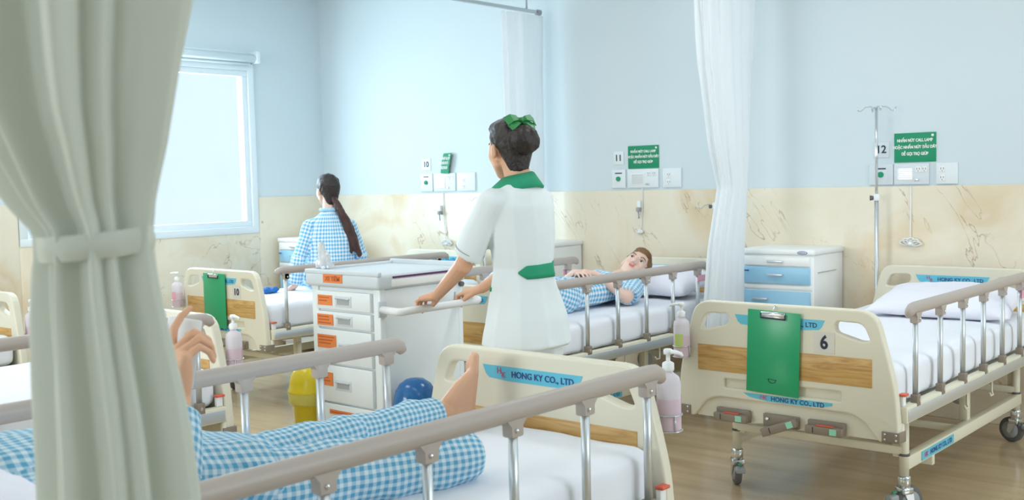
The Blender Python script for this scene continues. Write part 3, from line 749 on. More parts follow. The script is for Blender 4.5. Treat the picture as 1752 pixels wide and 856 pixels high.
# ================================================================ BEDSIDE CABINETS
def cabinet(label, x0, y0, oval=True):
    """front face at y0, left side at x0"""
    t = thing('bedside_cabinet', label, 'cabinet', (x0+.235, y0, 0)); w_ = .235; H = .985
    b = MB(); b.box(-w_, w_, 0, .40, .08, H-.035, 'white', .004); b.obj('cabinet_body', t)
    b = MB(); b.box(-w_-.008, w_+.008, -.012, .41, H-.035, H, 'white', .010); b.obj('cabinet_top', t)
    def handle(par, x, z, l=.10):
        h = MB(); h.box(x-l/2, x+l/2, -.034, -.024, z-.007, z+.007, 'alu', .003); h.box(x-l/2+.006, x-l/2+.014, -.026, -.010, z-.005, z+.005, 'alu'); h.box(x+l/2-.014, x+l/2-.006, -.026, -.010, z-.005, z+.005, 'alu'); h.obj('handle', par)
    d = tag(MB().box(-.215, .215, -.014, .0, .886, .938, 'white', .003).obj('drawer', t), 'white top drawer'); handle(d, 0, .912)
    d = tag(MB().box(-.215, .215, -.014, .0, .778, .878, 'drawerblue', .003).obj('drawer', t), 'pale blue drawer with lock'); handle(d, 0, .832)
    k = MB(); k.tube([(-.185, -.014, .855), (-.185, -.028, .855)], .006, 'chrome', 8); k.box(-.20, -.17, -.030, -.027, .850, .858, 'navy'); k.obj('lock', d)
    b = MB(); b.box(-.225, .225, -.006, .0, .745, .770, 'white', .002); b.obj('shelf_strip', t)
    d = tag(MB().box(-.215, .215, -.014, .0, .16, .735, 'drawerblue', .003).obj('door', t), 'pale blue cabinet door'); handle(d, -.10, .685)
    b = MB(); b.box(-.2, .2, .01, .38, .05, .08, 'white'); b.obj('plinth', t)
    b = MB(); b.box(w_, w_+.004, .05, .30, .845, .850, 'steel'); b.box(-w_-.004, -w_, .05, .30, .845, .850, 'steel'); b.obj('side_groove', t)
    if oval:
        b = MB(); b.ell((.17, -.0125, .9665), (.033, .0015, .011), 'navy', None, 20, 8); b.ell((.17, -.0135, .9665), (.029, .0015, .008), 'pillow', None, 20, 8)
        b.add_mesh(text_mesh('HONG KY', .009, 'CENTER', .0002), 'navy', facing((.17, -.0155, .9665), '-y'), False); b.obj('oval_badge', t)
    for sx in (-1, 1):
        for yy in (.05, .35):
            b = MB(); b.lathe([(.008, -.010), (.024, -.010), (.024, .010), (.008, .010)], (sx*.19, yy, .0245), 'rubber', 14, M.Rotation(pi/2, 4, 'Y')); b.tube([(sx*.19, yy, .04), (sx*.19, yy, .07)], .012, 'steel', 8); b.obj('castor', t)
cabinet('white cabinet with pale blue drawers left of the pole beside bed number 6', -3.19, 5.775)
cabinet('white cabinet in front of the marble, right behind the nurse', -5.19, 5.775, False)
cabinet('white and blue cabinet behind the sitting woman with the ponytail', -7.60, 5.60, False)

# ================================================================ WALL FITTINGS
def plate_thing(name, label, cat, x0, x1, z0, z1, parts, m='plate', th=.012):
    t = thing(name, label, cat, ((x0+x1)/2, YB, (z0+z1)/2)); org = V(((x0+x1)/2, YB, (z0+z1)/2))
    L(MB().box(x0, x1, YB-th, YB, z0, z1, m, .003), 'back_plate', t, org)
    for nm, bd in parts: L(bd, nm, t, org)
    return t
yf = YB-.012
def sockets(xs, z, m='plate'):
    out = []
    for x in xs:
        b = MB(); b.box(x-.016, x+.016, yf-.003, yf, z-.018, z+.018, 'whitepl', .002)
        for dx in (-.007, .007): b.box(x+dx-.0015, x+dx+.0015, yf-.0038, yf-.003, z-.002, z+.010, 'dark')
        b.box(x-.002, x+.002, yf-.0038, yf-.003, z-.012, z-.007, 'dark'); out.append(('socket', b))
    return out
def fittings(where, num, xs, sign, z0=1.352, z1=1.474, m='plate'):
    (nx0, nx1, nz0, nz1), (cx0, cx1), (ix0, ix1), (sx0, sx1) = xs
    b = MB(); b.add_mesh(text_mesh(num, (nz1-nz0)*.66, 'CENTER', .0012, sx=1.), 'ink', facing(((nx0+nx1)/2, YB-.0075, (nz0+nz1)/2), '-y'), False)
    plate_thing('number_plate', 'plate with the number %s on the wall %s' % (num, where), 'sign', nx0, nx1, nz0, nz1, [('numeral', b)], m, .006)
    cx = (cx0+cx1)/2; b = MB(); b.tube([(cx, yf, (z0+z1)/2), (cx, yf-.010, (z0+z1)/2)], .017, 'greencloth', 18, up=(0, 0, 1))
    b2 = MB(); b2.box(cx-.03, cx+.03, yf-.001, yf, z1-.03, z1-.022, 'ink')
    plate_thing('call_button', 'nurse call plate with round green button %s' % where, 'switch', cx0, cx1, z0, z1, [('button', b), ('printed_line', b2)], m)
    w_ = ix1-ix0; parts = []
    b = MB(); b.box(ix0+.02*w_/.2, ix0+.55*w_, yf-.003, yf, z0+.025, z1-.03, 'whitepl', .001)
    for i in range(7): z = z0+.032+i*.0095; b.box(ix0+.05*w_/.2*.6, ix0+.52*w_, yf-.0045, yf-.003, z, z+.004, 'steel')
    parts.append(('speaker_grille', b)); parts += sockets((ix0+.70*w_, ix0+.87*w_), z1-.035)
    b = MB(); b.box(ix0+.60*w_, ix0+.72*w_, yf-.006, yf, z0+.02, z0+.034, 'steel', .001); parts.append(('jack', b))
    plate_thing('intercom_panel', 'intercom panel with speaker grille %s' % where, 'panel', ix0, ix1, z0, z1, parts, m)
    plate_thing('socket_plate', 'pale double socket plate, rightmost of the wall fittings %s' % where, 'socket', sx0, sx1, z0, z1, sockets(((sx0+sx1)/2-.025,), z0+.085)+sockets(((sx0+sx1)/2-.025,), z0+.035), 'wallplate')
MT['wallplate'] = newmat('white_plate', (.78, .84, .86), .4)
fittings('above the bed number 6', '12', ((-2.535, -2.44, 1.512, 1.609), (-2.560, -2.415), (-2.410, -2.205), (-2.165, -2.045)), None)
fittings('above the lying patient', '11', ((-4.435, -4.346, 1.526, 1.620), (-4.448, -4.329), (-4.311, -4.054), (-4.018, -3.870)), None, 1.36, 1.492, 'wallplate')
fittings('between the sitting woman and the nurse', '10', ((-6.399, -6.291, 1.534, 1.634), (-6.418, -6.271), (-6.258, -6.008), (-5.989, -5.787)), None, 1.36, 1.508, 'wallplate')
def wall_sign(label, x0, x1, z0, z1, size, sx, slant=0., curl=0.):
    t = thing('wall_sign', label, 'sign', ((x0+x1)/2, YB, (z0+z1)/2)); cx, cz = (x0+x1)/2, (z0+z1)/2; w_, h = x1-x0, z1-z0
    b = MB()
    if not curl: b.box(-w_/2, w_/2, -.006, 0, -h/2, h/2, 'signgreen', .001)
    else:
        n = 10; k = b.mi('signgreen'); rows = []
        for i in range(n+1):
            z = h/2-h*i/n; o = slant*(z/h); y = -.008-curl*sin(pi*i/n)*.5
            rows.append([b.bm.verts.new((-w_/2+o, y, z)), b.bm.verts.new((w_/2+o, y-.02, z)), b.bm.verts.new((w_/2+o, y-.017, z)), b.bm.verts.new((-w_/2+o, y+.003, z))])
        for a, c in zip(rows, rows[1:]):
            for i in range(4): f = b.bm.faces.new((a[i], a[(i+1) % 4], c[(i+1) % 4], c[i])); f.material_index = k
        b.bm.faces.new(rows[0]).material_index = k; b.bm.faces.new(rows[-1][::-1]).material_index = k
    b.obj('sign_board', t)
    b = MB()
    for i, s_ in enumerate(('NHẤN NÚT CALL LAMP', 'HOẶC NHẤN NÚT ĐẦU DÂY', 'ĐỂ GỌI TRỢ GIÚP')):
        z = h*.24-i*h*.23; b.add_mesh(text_mesh(s_, size, 'CENTER', size*.035, sx=sx), 'whiteink', facing((slant*z/h, -.0075-(curl*.62+.014 if curl else 0), z), '-y'), False)
    tag(b.obj('lettering', t), 'white lettering')
    b = MB(); b.lathe([(.0, 0), (.008, 0), (.008, .002), (.0, .002)], (w_/2-.018+(slant*.4), -.0085-(curl*.3+.015 if curl else 0), h/2-.018), 'whiteink', 12, M.Rotation(pi/2, 4, 'X')); b.obj('emblem', t)
wall_sign('green sign with three lines of white lettering above bed number 6', -2.410, -2.168, 1.482, 1.652, .0235, .82)
wall_sign('green sign with white lettering on the wall above the lying patient', -4.308, -4.052, 1.496, 1.655, .0235, .84)
wall_sign('narrow curled green notice on the wall left of the nurse', -6.155, -6.045, 1.505, 1.670, .030, .30, .04, .02)
# call cords knotted on the marble
def call_cord(label, x, ztop, z, big=1., dx=.12):
    t = thing('call_pull', label, 'cord', (x, YB-.016, z)); b = MB(); r = .0035
    b.tube([(dx, -.006, ztop-z), (dx*.95, -.008, (ztop-z)*.6), (dx*.5, -.012, .05), (0, -.015, .0)], r, 'whitepl', 6); b.obj('cord', t)
    b = MB(); rnd = random.Random(int(x*100))
    for k in range(5):
        a = rad(-70+k*38); pts = []
        for i in range(13):
            u = i/12*2*pi; q = V((sin(u)*.022*big, 0, (1-cos(u))*.033*big)); pts.append((q.x*cos(a)+q.z*sin(a), -.014-.004*k*abs(sin(u/2)), -q.x*sin(a)*.6+q.z*cos(a)*.55))
        b.tube(pts, r*1.2, 'whitepl', 6)
    b.ell((0, -.02, 0), (.016, .014, .014), 'whitepl'); b.obj('knotted_loops', t)
call_cord('white call cord knotted into loops on the marble above the headboard of bed 6', -2.305, 1.345, 1.005, 1.0, .0)
call_cord('white call cord hanging on the marble above the lying patient', -4.20, 1.36, 1.05, .5, .02)
call_cord('pale call cord bundled on the wall beneath the curled green notice', -6.10, 1.36, .93, 1.0, -.04)
def outlet(label, x, z):
    t = thing('hose_clip', label, 'clip', (x, YB-.016, z)); b = MB(); b.box(-.012, .012, -.03, 0, -.02, .045, 'whitepl', .004); b.obj('clip_body', t)
    b = MB(); b.box(-.013, .013, -.045, -.005, -.03, .0, 'hub', .005); b.tube([(0, -.03, -.03), (.004, -.03, -.08)], .005, 'hub', 6); b.obj('clip_jaw', t)
outlet('small grey clip on the marble above the lying patient', -4.20, 1.225); outlet('small clip on the wall below the fittings left of the nurse', -6.165, 1.20)

# ================================================================ DRIP STANDS
def iv_pole(label, x, y, top, knob, side=-1):
    t = thing('drip_stand', label, 'drip stand', (x, y, 0))
    MB().tube([(0, 0, .05), (0, 0, knob+.02)], .0125, 'alu', 14).obj('lower_pole', t); MB().tube([(0, 0, knob), (0, 0, top)], .008, 'chrome', 12).obj('upper_pole', t)
    b = MB(); b.lathe([(.016, -.02), (.018, -.015), (.018, .015), (.012, .022)], (0, 0, knob), 'whitepl', 14); b.obj('collar', t)
    b = MB(); b.tube([(side*.012, -.004, knob-.002), (side*.035, -.010, knob-.002)], [.010, .016], 'rubber', 12); b.obj('knob', t)
    for k in range(4):
        a = rad(35+90*k); d = V((cos(a), sin(a), 0)); h = MB(); h.tube([V((0, 0, top-.005)), d*.03+V((0, 0, top+.010)), d*.065+V((0, 0, top+.006)), d*.085+V((0, 0, top-.014)), d*.100+V((0, 0, top-.016)), d*.112+V((0, 0, top+.006))], .0032, 'chrome', 8); h.obj('hook', t)
    b = MB(); b.lathe([(.03, .045), (.03, .085), (.016, .095)], (0, 0, 0), 'hub', 14); b.obj('hub', t)
    for k in range(2):
        a = rad(0+180*k); d = V((cos(a), sin(a), 0)); MB().tube([d*.02+V((0, 0, .062)), d*.17+V((0, 0, .03)), d*.19+V((0, 0, .012))], .011, 'hub', 8).obj('leg', t)
iv_pole('tall chrome drip stand with hooks in front of the number 12 plate', -2.468, 6.075, 1.800, 1.28)
iv_pole('short drip stand standing just left of the white curtain behind the patient', -3.545, 6.075, 1.235, 1.235)
iv_pole('drip stand with dark knob beside the nurse, left of her shoulder', -5.60, 6.075, 1.30, 1.275, 1)

# ================================================================ CURTAINS
def curtain_track(label, x, y0, y1, z=2.66, hangers=True, knob=True):
    t = thing('curtain_track', label, 'curtain rail', (x, y0, z)); b = MB(); b.box(-.014, .014, 0, y1-y0, -.012, .012, 'steel', .003); b.obj('rail', t)
    for y in ([.5*(y1-y0)*k+.1 for k in range(2)] + [y1-y0-.12]): MB().tube([(0, y, .01), (0, y, CEIL-z)], .008, 'steel', 8).obj('ceiling_rod', t)
    MB().tube([(0, y1-y0-.005, 0), (0, y1-y0+.03, 0)], .022, 'hub', 14).obj('end_cap', t)
    return t
curtain_track('metal curtain rail under the ceiling whose end shows at the top centre', -5.0, 3.2, 6.06)
curtain_track('curtain rail of the white curtain left of the cabinet', -3.16, 3.6, 6.10)
curtain_track('curtain rail carrying the big cream curtain in the foreground', -1.16, -.3, 1.95)
def bunch(name, axis, tab, folds, amp, m, parent, nv=110, seed=0, nu=168, cc=(0, 0)):
    """gathered curtain: closed bundle, tab rows (z, centre along axis, half width, half depth)"""
    ax = V((axis[0], axis[1], 0)).normalized(); nr = V((-ax.y, ax.x, 0)); z0, z1 = tab[0][0], tab[-1][0]
    def fn(u, v):
        z = z0+(z1-z0)*v; c, hw, hd = lerp_tab(tab, z)[:3]; a = 2*pi*u
        f = 0
        for k, (nf, am) in enumerate(folds): f += am*sin(nf*a+seed+k*1.7+1.3*noise.noise(V((z*1.3, k*3.1+seed, 0))))
        f += .35*noise.noise(V((cos(a)*3+seed, sin(a)*3, z*2.0)))
        k = 1+amp*f; x = cos(a)*hw*k; y = sin(a)*hd*(1+amp*1.6*f)
        return V((cc[0], cc[1], 0))+ax*(c+x)+nr*y+V((0, 0, z))
    return cloth_grid(name, fn, nu, nv, m, parent)
# sheer curtain beside bed 6, hung along its rail, gathered at mid height
t = thing('curtain', 'sheer white bed curtain hanging left of the cabinet with pale blue drawers', 'curtain', (-3.16, 5.5, 0))
o = bunch('curtain_cloth', (0, 1), [(.22, 5.49, .21, .045), (.60, 5.51, .20, .045), (1.0, 5.545, .17, .045), (1.25, 5.60, .145, .05), (1.36, 5.625, .135, .05), (1.6, 5.60, .20, .055), (2.1, 5.57, .27, .055), (2.63, 5.57, .31, .05)], [(7, .5), (11, .35), (17, .3)], .16, 'curtainw', t, seed=2, cc=(-3.16, 0)); o.location = (3.16, -5.5, 0)
t = thing('curtain', 'sheer white curtain hanging from the rail end directly behind the nurse', 'curtain', (-5.0, 5.9, 0))
o = bunch('curtain_cloth', (0, 1), [(1.0, 5.88, .20, .05), (1.2, 5.88, .195, .05), (1.4, 5.89, .19, .05), (2.63, 5.885, .215, .045)], [(6, .5), (10, .35), (15, .3)], .14, 'curtainw', t, seed=6, cc=(-5.0, 0)); o.location = (5.0, -5.9, 0)
# big cream foreground curtain, tied
t = thing('curtain', 'big cream curtain tied in at the waist filling the left foreground', 'curtain', (-1.23, .65, 0))
C0 = V((-1.243, .641, 0)); AXI = (.7535, .657)
def zz(v): return 1.357-(v-420)/1809*1.3
tab = [(.10, -.010, .150, .075)]
for v_, l, r in [(856, 54, 306), (760, 55, 298), (700, 55, 290), (640, 56, 280), (560, 58, 266), (500, 62, 256), (462, 66, 252), (440, 70, 250), (398, 70, 250), (385, 58, 254), (350, 30, 258), (300, 4, 270), (250, -22, 283), (200, -48, 293), (120, -72, 309), (0, -100, 336)]:
    k_ = 1.3/1809; tab.append((zz(v_), ((l+r)/2-158)*k_, (r-l)/2*k_*.90, max(.042, (r-l)/2*k_*.55)))
tab.append((2.63, .0, .26, .10))
o = bunch('curtain_cloth', AXI, tab, [(7, .55), (12, .42), (19, .22)], .25, 'curtain', t, 200, 4.2, 360, (C0.x, C0.y)); o.location = (1.23, -.65, 0)
def band(u, v):
    a = 2*pi*u; z = zz(440)+(zz(397)-zz(440))*v+.006*sin(a+1); hw, hd = .0655+.003*sin(v*pi), .052+.004*sin(v*pi)
    n_ = 1+.05*noise.noise(V((cos(a)*2.5, sin(a)*2.5, v*1.2)))
    return C0+V((AXI[0], AXI[1], 0))*(0.001+cos(a)*hw*n_*1.04)+V((-AXI[1], AXI[0], 0))*(sin(a)*hd*n_)+V((0, 0, z))
o = cloth_grid('tie_band', band, 90, 10, 'curtain', t); o.location = (1.23, -.65, 0)

# ================================================================ TREATMENT CART
CX0, CX1, CY0, CY1 = -3.83, -3.375, 3.0, 3.50
ct = thing('treatment_cart', 'white drawer cart with orange labels being pushed by the nurse', 'cart', (-3.6, 3.25, 0)); co = (-3.6, 3.25, 0)
def P(bd, name, par=ct): return L(bd, name, par, co) if par is ct else bd.obj(name, par)
P(MB().box(CX0, CX1, CY0+.006, CY1, .13, .975, 'cartbody', .008), 'cart_body')
for (x, y) in ((CX0+.018, CY0+.012), (CX1-.022, CY0+.012), (CX0+.018, CY1-.012), (CX1-.022, CY1-.012)):
    P(MB().box(x-.022, x+.024, y-.016, y+.016, .12, .985, 'cartbody', .006), 'corner_post')
b = MB(); b.box(CX0-.03, CX1+.015, CY0-.022, CY1+.015, .975, 1.04, 'carttop', .016, None, 3)
b.box(CX0-.03, CX1+.015, CY0-.022, CY0, 1.03, 1.052, 'carttop', .006); b.box(CX0-.03, CX0-.01, CY0-.02, CY1+.01, 1.03, 1.052, 'carttop', .006); b.box(CX0-.03, CX1+.015, CY1-.002, CY1+.015, 1.03, 1.062, 'carttop', .006); P(b, 'cart_top')
P(MB().box(CX1+.0145, CX1+.020, CY0+.06, CY1-.01, 1.022, 1.030, 'purple'), 'dark_trim'); P(MB().box(CX1+.013, CX1+.019, CY0+.05, CY1, .985, 1.018, 'white', .003), 'side_shelf')
def cdrawer(z0, z1, hx, lab, lx0, lx1, lz0, lz1, handle=True):
    d = P(MB().box(CX0+.038, CX1-.052, CY0-.014, CY0+.01, z0+.003, z1-.003, 'cartbody', .003), 'drawer')
    org = V(co)
    if handle:
        h = MB(); w2 = .046; h.box(hx-w2-.008, hx+w2+.008, CY0-.0165, CY0-.013, (z0+z1)/2-.026, (z0+z1)/2+.022, 'plate', .001); h.box(hx-w2+.006, hx+w2-.006, CY0-.018, CY0-.015, (z0+z1)/2-.016, (z0+z1)/2+.008, 'recess'); h.box(hx-w2, hx+w2, CY0-.026, CY0-.014, (z0+z1)/2+.008, (z0+z1)/2+.014, 'alu', .002)
        h.obj('handle', d)
    h = MB(); h.box(lx0, lx1, CY0-.0165, CY0-.0145, lz0, lz1, 'orange')
    n = max(1, int((lz1-lz0)/.016)); rr = random.Random(int(z0*999))
    for i in range(n):
        z = lz1-.010-i*.014; h.box(lx0+.008, lx1-.008-rr.random()*.03, CY0-.0172, CY0-.0164, z-.0028, z+.0022, 'orangeink')
    h.obj('orange_label', d)
    return d
cdrawer(.872, .960, -3.603, 1, -3.777, -3.678, .893, .938)
cdrawer(.792, .868, -3.600, 1, -3.784, -3.675, .803, .852)
cdrawer(.630, .788, -3.590, 1, -3.788, -3.660, .700, .760)
cdrawer(.456, .626, -3.620, 1, -3.786, -3.690, .530, .590)
cdrawer(.150, .452, -3.60, 1, -3.72, -3.545, .404, .424, False)
b = MB(); b.box(-3.725, -3.595, CY0-.0245, CY0-.0215, 1.003-.008, 1.033, 'orange'); b.add_mesh(text_mesh('XE TIÊM', .028, 'CENTER', .0008), 'orangeink', facing((-3.66, CY0-.0252, 1.013), '-y'), False); P(b, 'name_label')
b = MB(); hz, hxx = .893, -3.222
b.tube([(CX1+.002, CY0+.0, hz), (hxx-.02, CY0+.0-.03, hz), (hxx, CY0-.02, hz), (hxx, CY0+.02, hz+.001), (hxx, CY1-.06, hz+.003), (hxx-.02, CY1-.03, hz+.003), (CX1+.002, CY1-.03, hz+.003)], .0165, 'whitepl', 14); P(b, 'push_handle')
for y in (CY0+.0, CY1-.03): P(MB().box(CX1+.001, CX1+.012, y-.02, y+.025, hz-.035, hz+.035, 'plate', .004), 'handle_bracket')
P(MB().tube([(CX1, CY1-.012, .96), (CX1+.018, CY1-.012, .96)], .012, 'rubber', 10), 'lock_knob')
for i, (x, y) in enumerate(((CX0+.05, CY0+.05), (CX1-.05, CY0+.05), (CX0+.05, CY1-.05), (CX1-.05, CY1-.05))):
    b = MB(); b.tube([(x, y, .06), (x, y, .13)], .012, 'chrome', 10); b.box(x-.02, x+.02, y-.02, y+.02, .085, .11, 'hub', .005); c = P(b, 'castor')
    b = MB(); b.lathe([(.01, -.013), (.048, -.012), (.052, 0), (.048, .012), (.01, .013)], (x, y+.015, .052), 'rubber', 20, M.Rotation(pi/2, 4, 'Y')); b.obj('wheel', c)
def bin_(label, x, y, z, col, rz=0, bag=None):
    t = thing('swing_bin', label, 'bin', (x, y, z), rz)
    b = MB(); b.lathe([(.070, 0), (.076, .005), (.088, .20), (.094, .21)], (0, 0, 0), col, 28); b.obj('bin_body', t)
    b = MB(); b.lathe([(.100, .195), (.103, .20), (.103, .214), (.097, .222), (.094, .25), (.085, .285), (.066, .315), (.038, .334), (.0, .340)], (0, 0, 0), col, 28); b.obj('dome_lid', t)
    b = MB(); b.box(-.045, .045, -.098, -.086, .232, .29, col, .006, M.Rotation(rad(-14), 4, 'X') @ M.Translation((0, .05, -.0))); b.obj('swing_flap', t)
    if bag:
        b = MB(); b.lathe([(.094, .150), (.099, .155), (.101, .19), (.104, .205)], (0, 0, 0), bag, 40, None, False)
        for v in b.bm.verts: v.co.z += .006*noise.noise(v.co*30); 
        b.obj('bag_rim', t)
    MB().box(-.02, .02, .08, .115, .18, .22, 'steel', .003).obj('hanger', t)
bin_('yellow dome-lidded bin with a yellow bag hanging on the left of the cart', CX0-.125, 3.06, .262, 'yellow', rad(90), 'yellowbag')
bin_('blue dome-lidded bin hanging under the push handle of the cart', CX1+.125, 3.07, .262, 'binblue', rad(-90))
# crumpled clear bag on the cart corner
bl = Blob(); bl.hull(E((-3.80, 3.045, 1.07), (.035, .03, .02)), E((-3.81, 3.05, 1.11), (.028, .025, .02))); bl.hull(E((-3.815, 3.05, 1.11), (.020, .02, .02)), E((-3.83, 3.06, 1.155), (.014, .012, .012))); bl.hull(E((-3.84, 3.05, 1.065), .02), E((-3.77, 3.06, 1.062), .018))
tag(link('plastic_bag', bl.build('plastic_bag', 'bag', .005, 2, .012, fs=26)), 'crumpled clear plastic bag on the front left corner of the cart', 'bag')
# blue cloth on bed 10
bl = Blob(); bl.hull(E((-6.23, 4.50, .69), (.05, .06, .015)), E((-6.20, 4.44, .695), (.03, .04, .018))); bl.hull(E((-6.26, 4.46, .695), (.03, .05, .02)), E((-6.20, 4.53, .70), (.02, .03, .018)))
tag(link('folded_cloth', bl.build('folded_cloth', 'bluecloth', .005, 2, .010, fs=30)), 'small crumpled blue cloth on the white sheet behind the number 10 footboard', 'cloth')
# ================================================================ PEOPLE
def strip_on(me, name, m, c, ax1, ax2, th0, th1, zf, n=24, off=.004, thick=.003, parent=None, nz=3, label=None):
    """a thin ribbon wrapped on a mesh: rays from outside toward the axis through c; zf(t) -> (z low, z high)"""
    tmp = bmesh.new(); tmp.from_mesh(me); tree = BVHTree.FromBMesh(tmp); tmp.free()
    bm = bmesh.new(); outer = []
    for i in range(n+1):
        t = i/n; a = th0+(th1-th0)*t; lo, hi = zf(t); col = []
        for j in range(nz+1):
            z = lo+(hi-lo)*j/nz; d = (V(ax1)*cos(a)+V(ax2)*sin(a)).normalized(); cc = V((c[0], c[1], z)); o_ = cc+d*.6
            h = tree.ray_cast(o_, -d, .8); p = h[0] if h[0] is not None else cc+d*.1
            col.append((bm.verts.new(p+d*off), bm.verts.new(p-d*.004)))
        outer.append(col)
    for a, b_ in zip(outer, outer[1:]):
        for j in range(nz):
            for k, rv in ((0, False), (1, True)):
                q = [a[j][k], b_[j][k], b_[j+1][k], a[j+1][k]]; f = bm.faces.new(q[::-1] if rv else q); f.smooth = True
        bm.faces.new((a[0][0], a[0][1], b_[0][1], b_[0][0])); bm.faces.new((a[nz][0], b_[nz][0], b_[nz][1], a[nz][1]))
    for col in (outer[0], outer[-1]):
        for j in range(nz): bm.faces.new((col[j][0], col[j][1], col[j+1][1], col[j+1][0]))
    bmesh.ops.recalc_face_normals(bm, faces=bm.faces)
    o_me = bpy.data.meshes.new(name); bm.to_mesh(o_me); bm.free(); o_me.materials.append(MT[m])
    return tag(link(name, o_me, parent), label)
def person(label, group=None): return thing('person', label, 'person', (0, 0, 0))

# ---------------------------------------------------------------- the nurse (faces -X, left side to the camera)
nu = person('nurse in white uniform with green collar and bow pushing the cart')
f, l = V((-1, 0, 0)), V((0, -1, 0))
NC = V((-2.68, 3.128, 0))
HN = frame_m(V((-2.745, 3.135, 1.545)), V((-.93, .30, -.06)), V((-.06, .02, 1)))
SHL, ELL, WRL = V((-2.705, 2.975, 1.345)), V((-2.835, 2.955, 1.105)), V((-3.137, 3.105, .957))
SHR, ELR, WRR = V((-2.705, 3.285, 1.345)), V((-2.900, 3.380, 1.090)), V((-3.140, 3.385, .960))
bl = Blob(); head_hulls(bl, HN)
bl.cap(HN @ V((0, -.035, -.05)), .053, V((-2.685, 3.13, 1.40)), .055)
bl.hull(E((-2.685, 3.13, 1.33), (.06, .11, .06)), E((-2.68, 3.13, 1.15), (.06, .08, .08))); bl.hull(E((-2.68, 3.13, 1.15), (.06, .08, .08)), E((-2.68, 3.13, .95), (.07, .09, .08)))
for s_, e_, w_ in ((SHL, ELL, WRL), (SHR, ELR, WRR)):
    bl.cap(s_, .038, e_, .036); bl.cap(e_, .037, w_, .0235)
for y in (3.06, 3.20): bl.cap((-2.67, y, .88), .06, (-2.67, y, .50), .045); bl.cap((-2.67, y, .50), .045, (-2.66, y, .10), .036); bl.hull(E((-2.65, y, .06), .03), E((-2.80, y, .035), (.03, .035, .02)))
GR = [(.10, 1.05, .9), (.12, 1.10, .9), (.15, 1.15, .9), (.2, 1.2, .9)]
hand_hulls(bl, WRL, V((-.93, .10, -.22)), V((-.22, 0, -1)), V((0, 1, 0)), curls=GR, thumb=.35)
hand_hulls(bl, WRR, V((-.93, -.05, -.24)), V((-.22, 0, -1)), V((0, -1, 0)), curls=GR, thumb=.35)
link('body', bl.build('body', 'skin', .0042, 3), nu)
face_parts(HN, nu)
# tunic
bl = Blob(); C = lambda z, a, b_, dx=0, dy=0: E((NC.x+dx, NC.y+dy, z), (a, b_, .022))
lv = [(1.425, .062, .068, -.005), (1.385, .090, .125, 0), (1.33, .108, .158, 0), (1.22, .122, .152, -.004), (1.09, .108, .130, .004), (1.0, .122, .143, .006), (.90, .152, .172, .008), (.79, .175, .192, .008)]
for a, b_ in zip(lv, lv[1:]): bl.hull(C(*a), C(*b_))
bl.hull(E((NC.x, NC.y, 1.38), (.07, .07, .03)), E(SHL, .050), E(SHR, .050))
def sleeve(bl, s_, e_, t=.62, r0=.055, r1=.062):
    d = (e_-s_).normalized(); q = s_+(e_-s_)*t; bl.hull(E(s_, r0), D(q, d, r1, r1*.9)); return q, d
qL = sleeve(bl, SHL+V((0, .006, 0)), ELL, .86); qR = sleeve(bl, SHR-V((0, .006, 0)), ELR, .80)
tun = bl.build('tunic', 'uniform', .0065, 3, .0095, fs=7); link('tunic', tun, nu)
for q, d in (qL, qR):
    tb = MB(); a = V((0, 0, 1)).cross(d).normalized(); b2 = d.cross(a); q = q-d*.024
    tb.tube([q+a*cos(k*pi/12)*.0625+b2*sin(k*pi/12)*.0585 for k in range(25)], .0017, 'hub', 6, False); tb.obj('sleeve_piping', nu)
# trousers and shoes
bl = Blob()
for y in (3.055, 3.205): bl.hull(E((-2.67, y, .86), (.11, .085, .05)), E((-2.67, y, .52), (.085, .075, .05))); bl.hull(E((-2.67, y, .52), (.085, .075, .05)), D((-2.665, y, .10), (0, 0, 1), .066))
bl.hull(E((-2.67, 3.08, .86), (.11, .10, .05)), E((-2.67, 3.18, .86), (.11, .10, .05)))
link('trousers', bl.build('trousers', 'uniform', .009, 3, .006, fs=7), nu)
for y in (3.05, 3.21):
    bl = Blob(); bl.hull(E((-2.65, y, .045), (.045, .040, .04)), E((-2.82, y, .038), (.045, .042, .03))); link('shoe', bl.build('shoe', 'shoe', .006, 2), nu)
# collar
b = MB(); k = b.mi('greencloth'); rows = []
for i in range(29):
    a = rad(-150+300*i/28)
    front = abs(a)/rad(150); bk = V((1, 0, 0))*cos(a)+V((0, -1, 0))*sin(a)
    c = V((NC.x-.008-.014*front, NC.y+.002, 0)); top = c+bk*(.060+.004*front)+V((0, 0, 1.462-.030*front)); out = c+bk*(.094+.045*front**2)+V((0, 0, 1.408-.038*front**1.5))
    rows.append([b.bm.verts.new(top), b.bm.verts.new(out), b.bm.verts.new(out-V((0, 0, .008))-bk*.004), b.bm.verts.new(top-V((0, 0, .012))-bk*.008)])
for a, c in zip(rows, rows[1:]):
    for i in range(4): ff = b.bm.faces.new((a[i], a[(i+1) % 4], c[(i+1) % 4], c[i])); ff.material_index = k; ff.smooth = i == 0
b.bm.faces.new(rows[0]).material_index = k; b.bm.faces.new(rows[-1][::-1]).material_index = k
tag(b.obj('collar', nu), 'green collar')
# half belt on the back, pointed at its left end
strip_on(tun, 'belt', 'greencloth', (NC.x, NC.y), (1, 0, 0), (0, -1, 0), rad(58), rad(-50), lambda t: (1.074-.024*min(1, t*7)+.004*t, 1.080+.020*min(1, t*7)+.010*t), 36, .005, .003, nu, 3, 'green half belt')
strip_on(tun, 'pocket_trim', 'greencloth', (NC.x, NC.y), (-1, 0, 0), (0, -1, 0), rad(38), rad(64), lambda t: (1.012-.012*t, 1.028-.012*t), 10, .004, .003, nu, 2, 'green pocket edge')
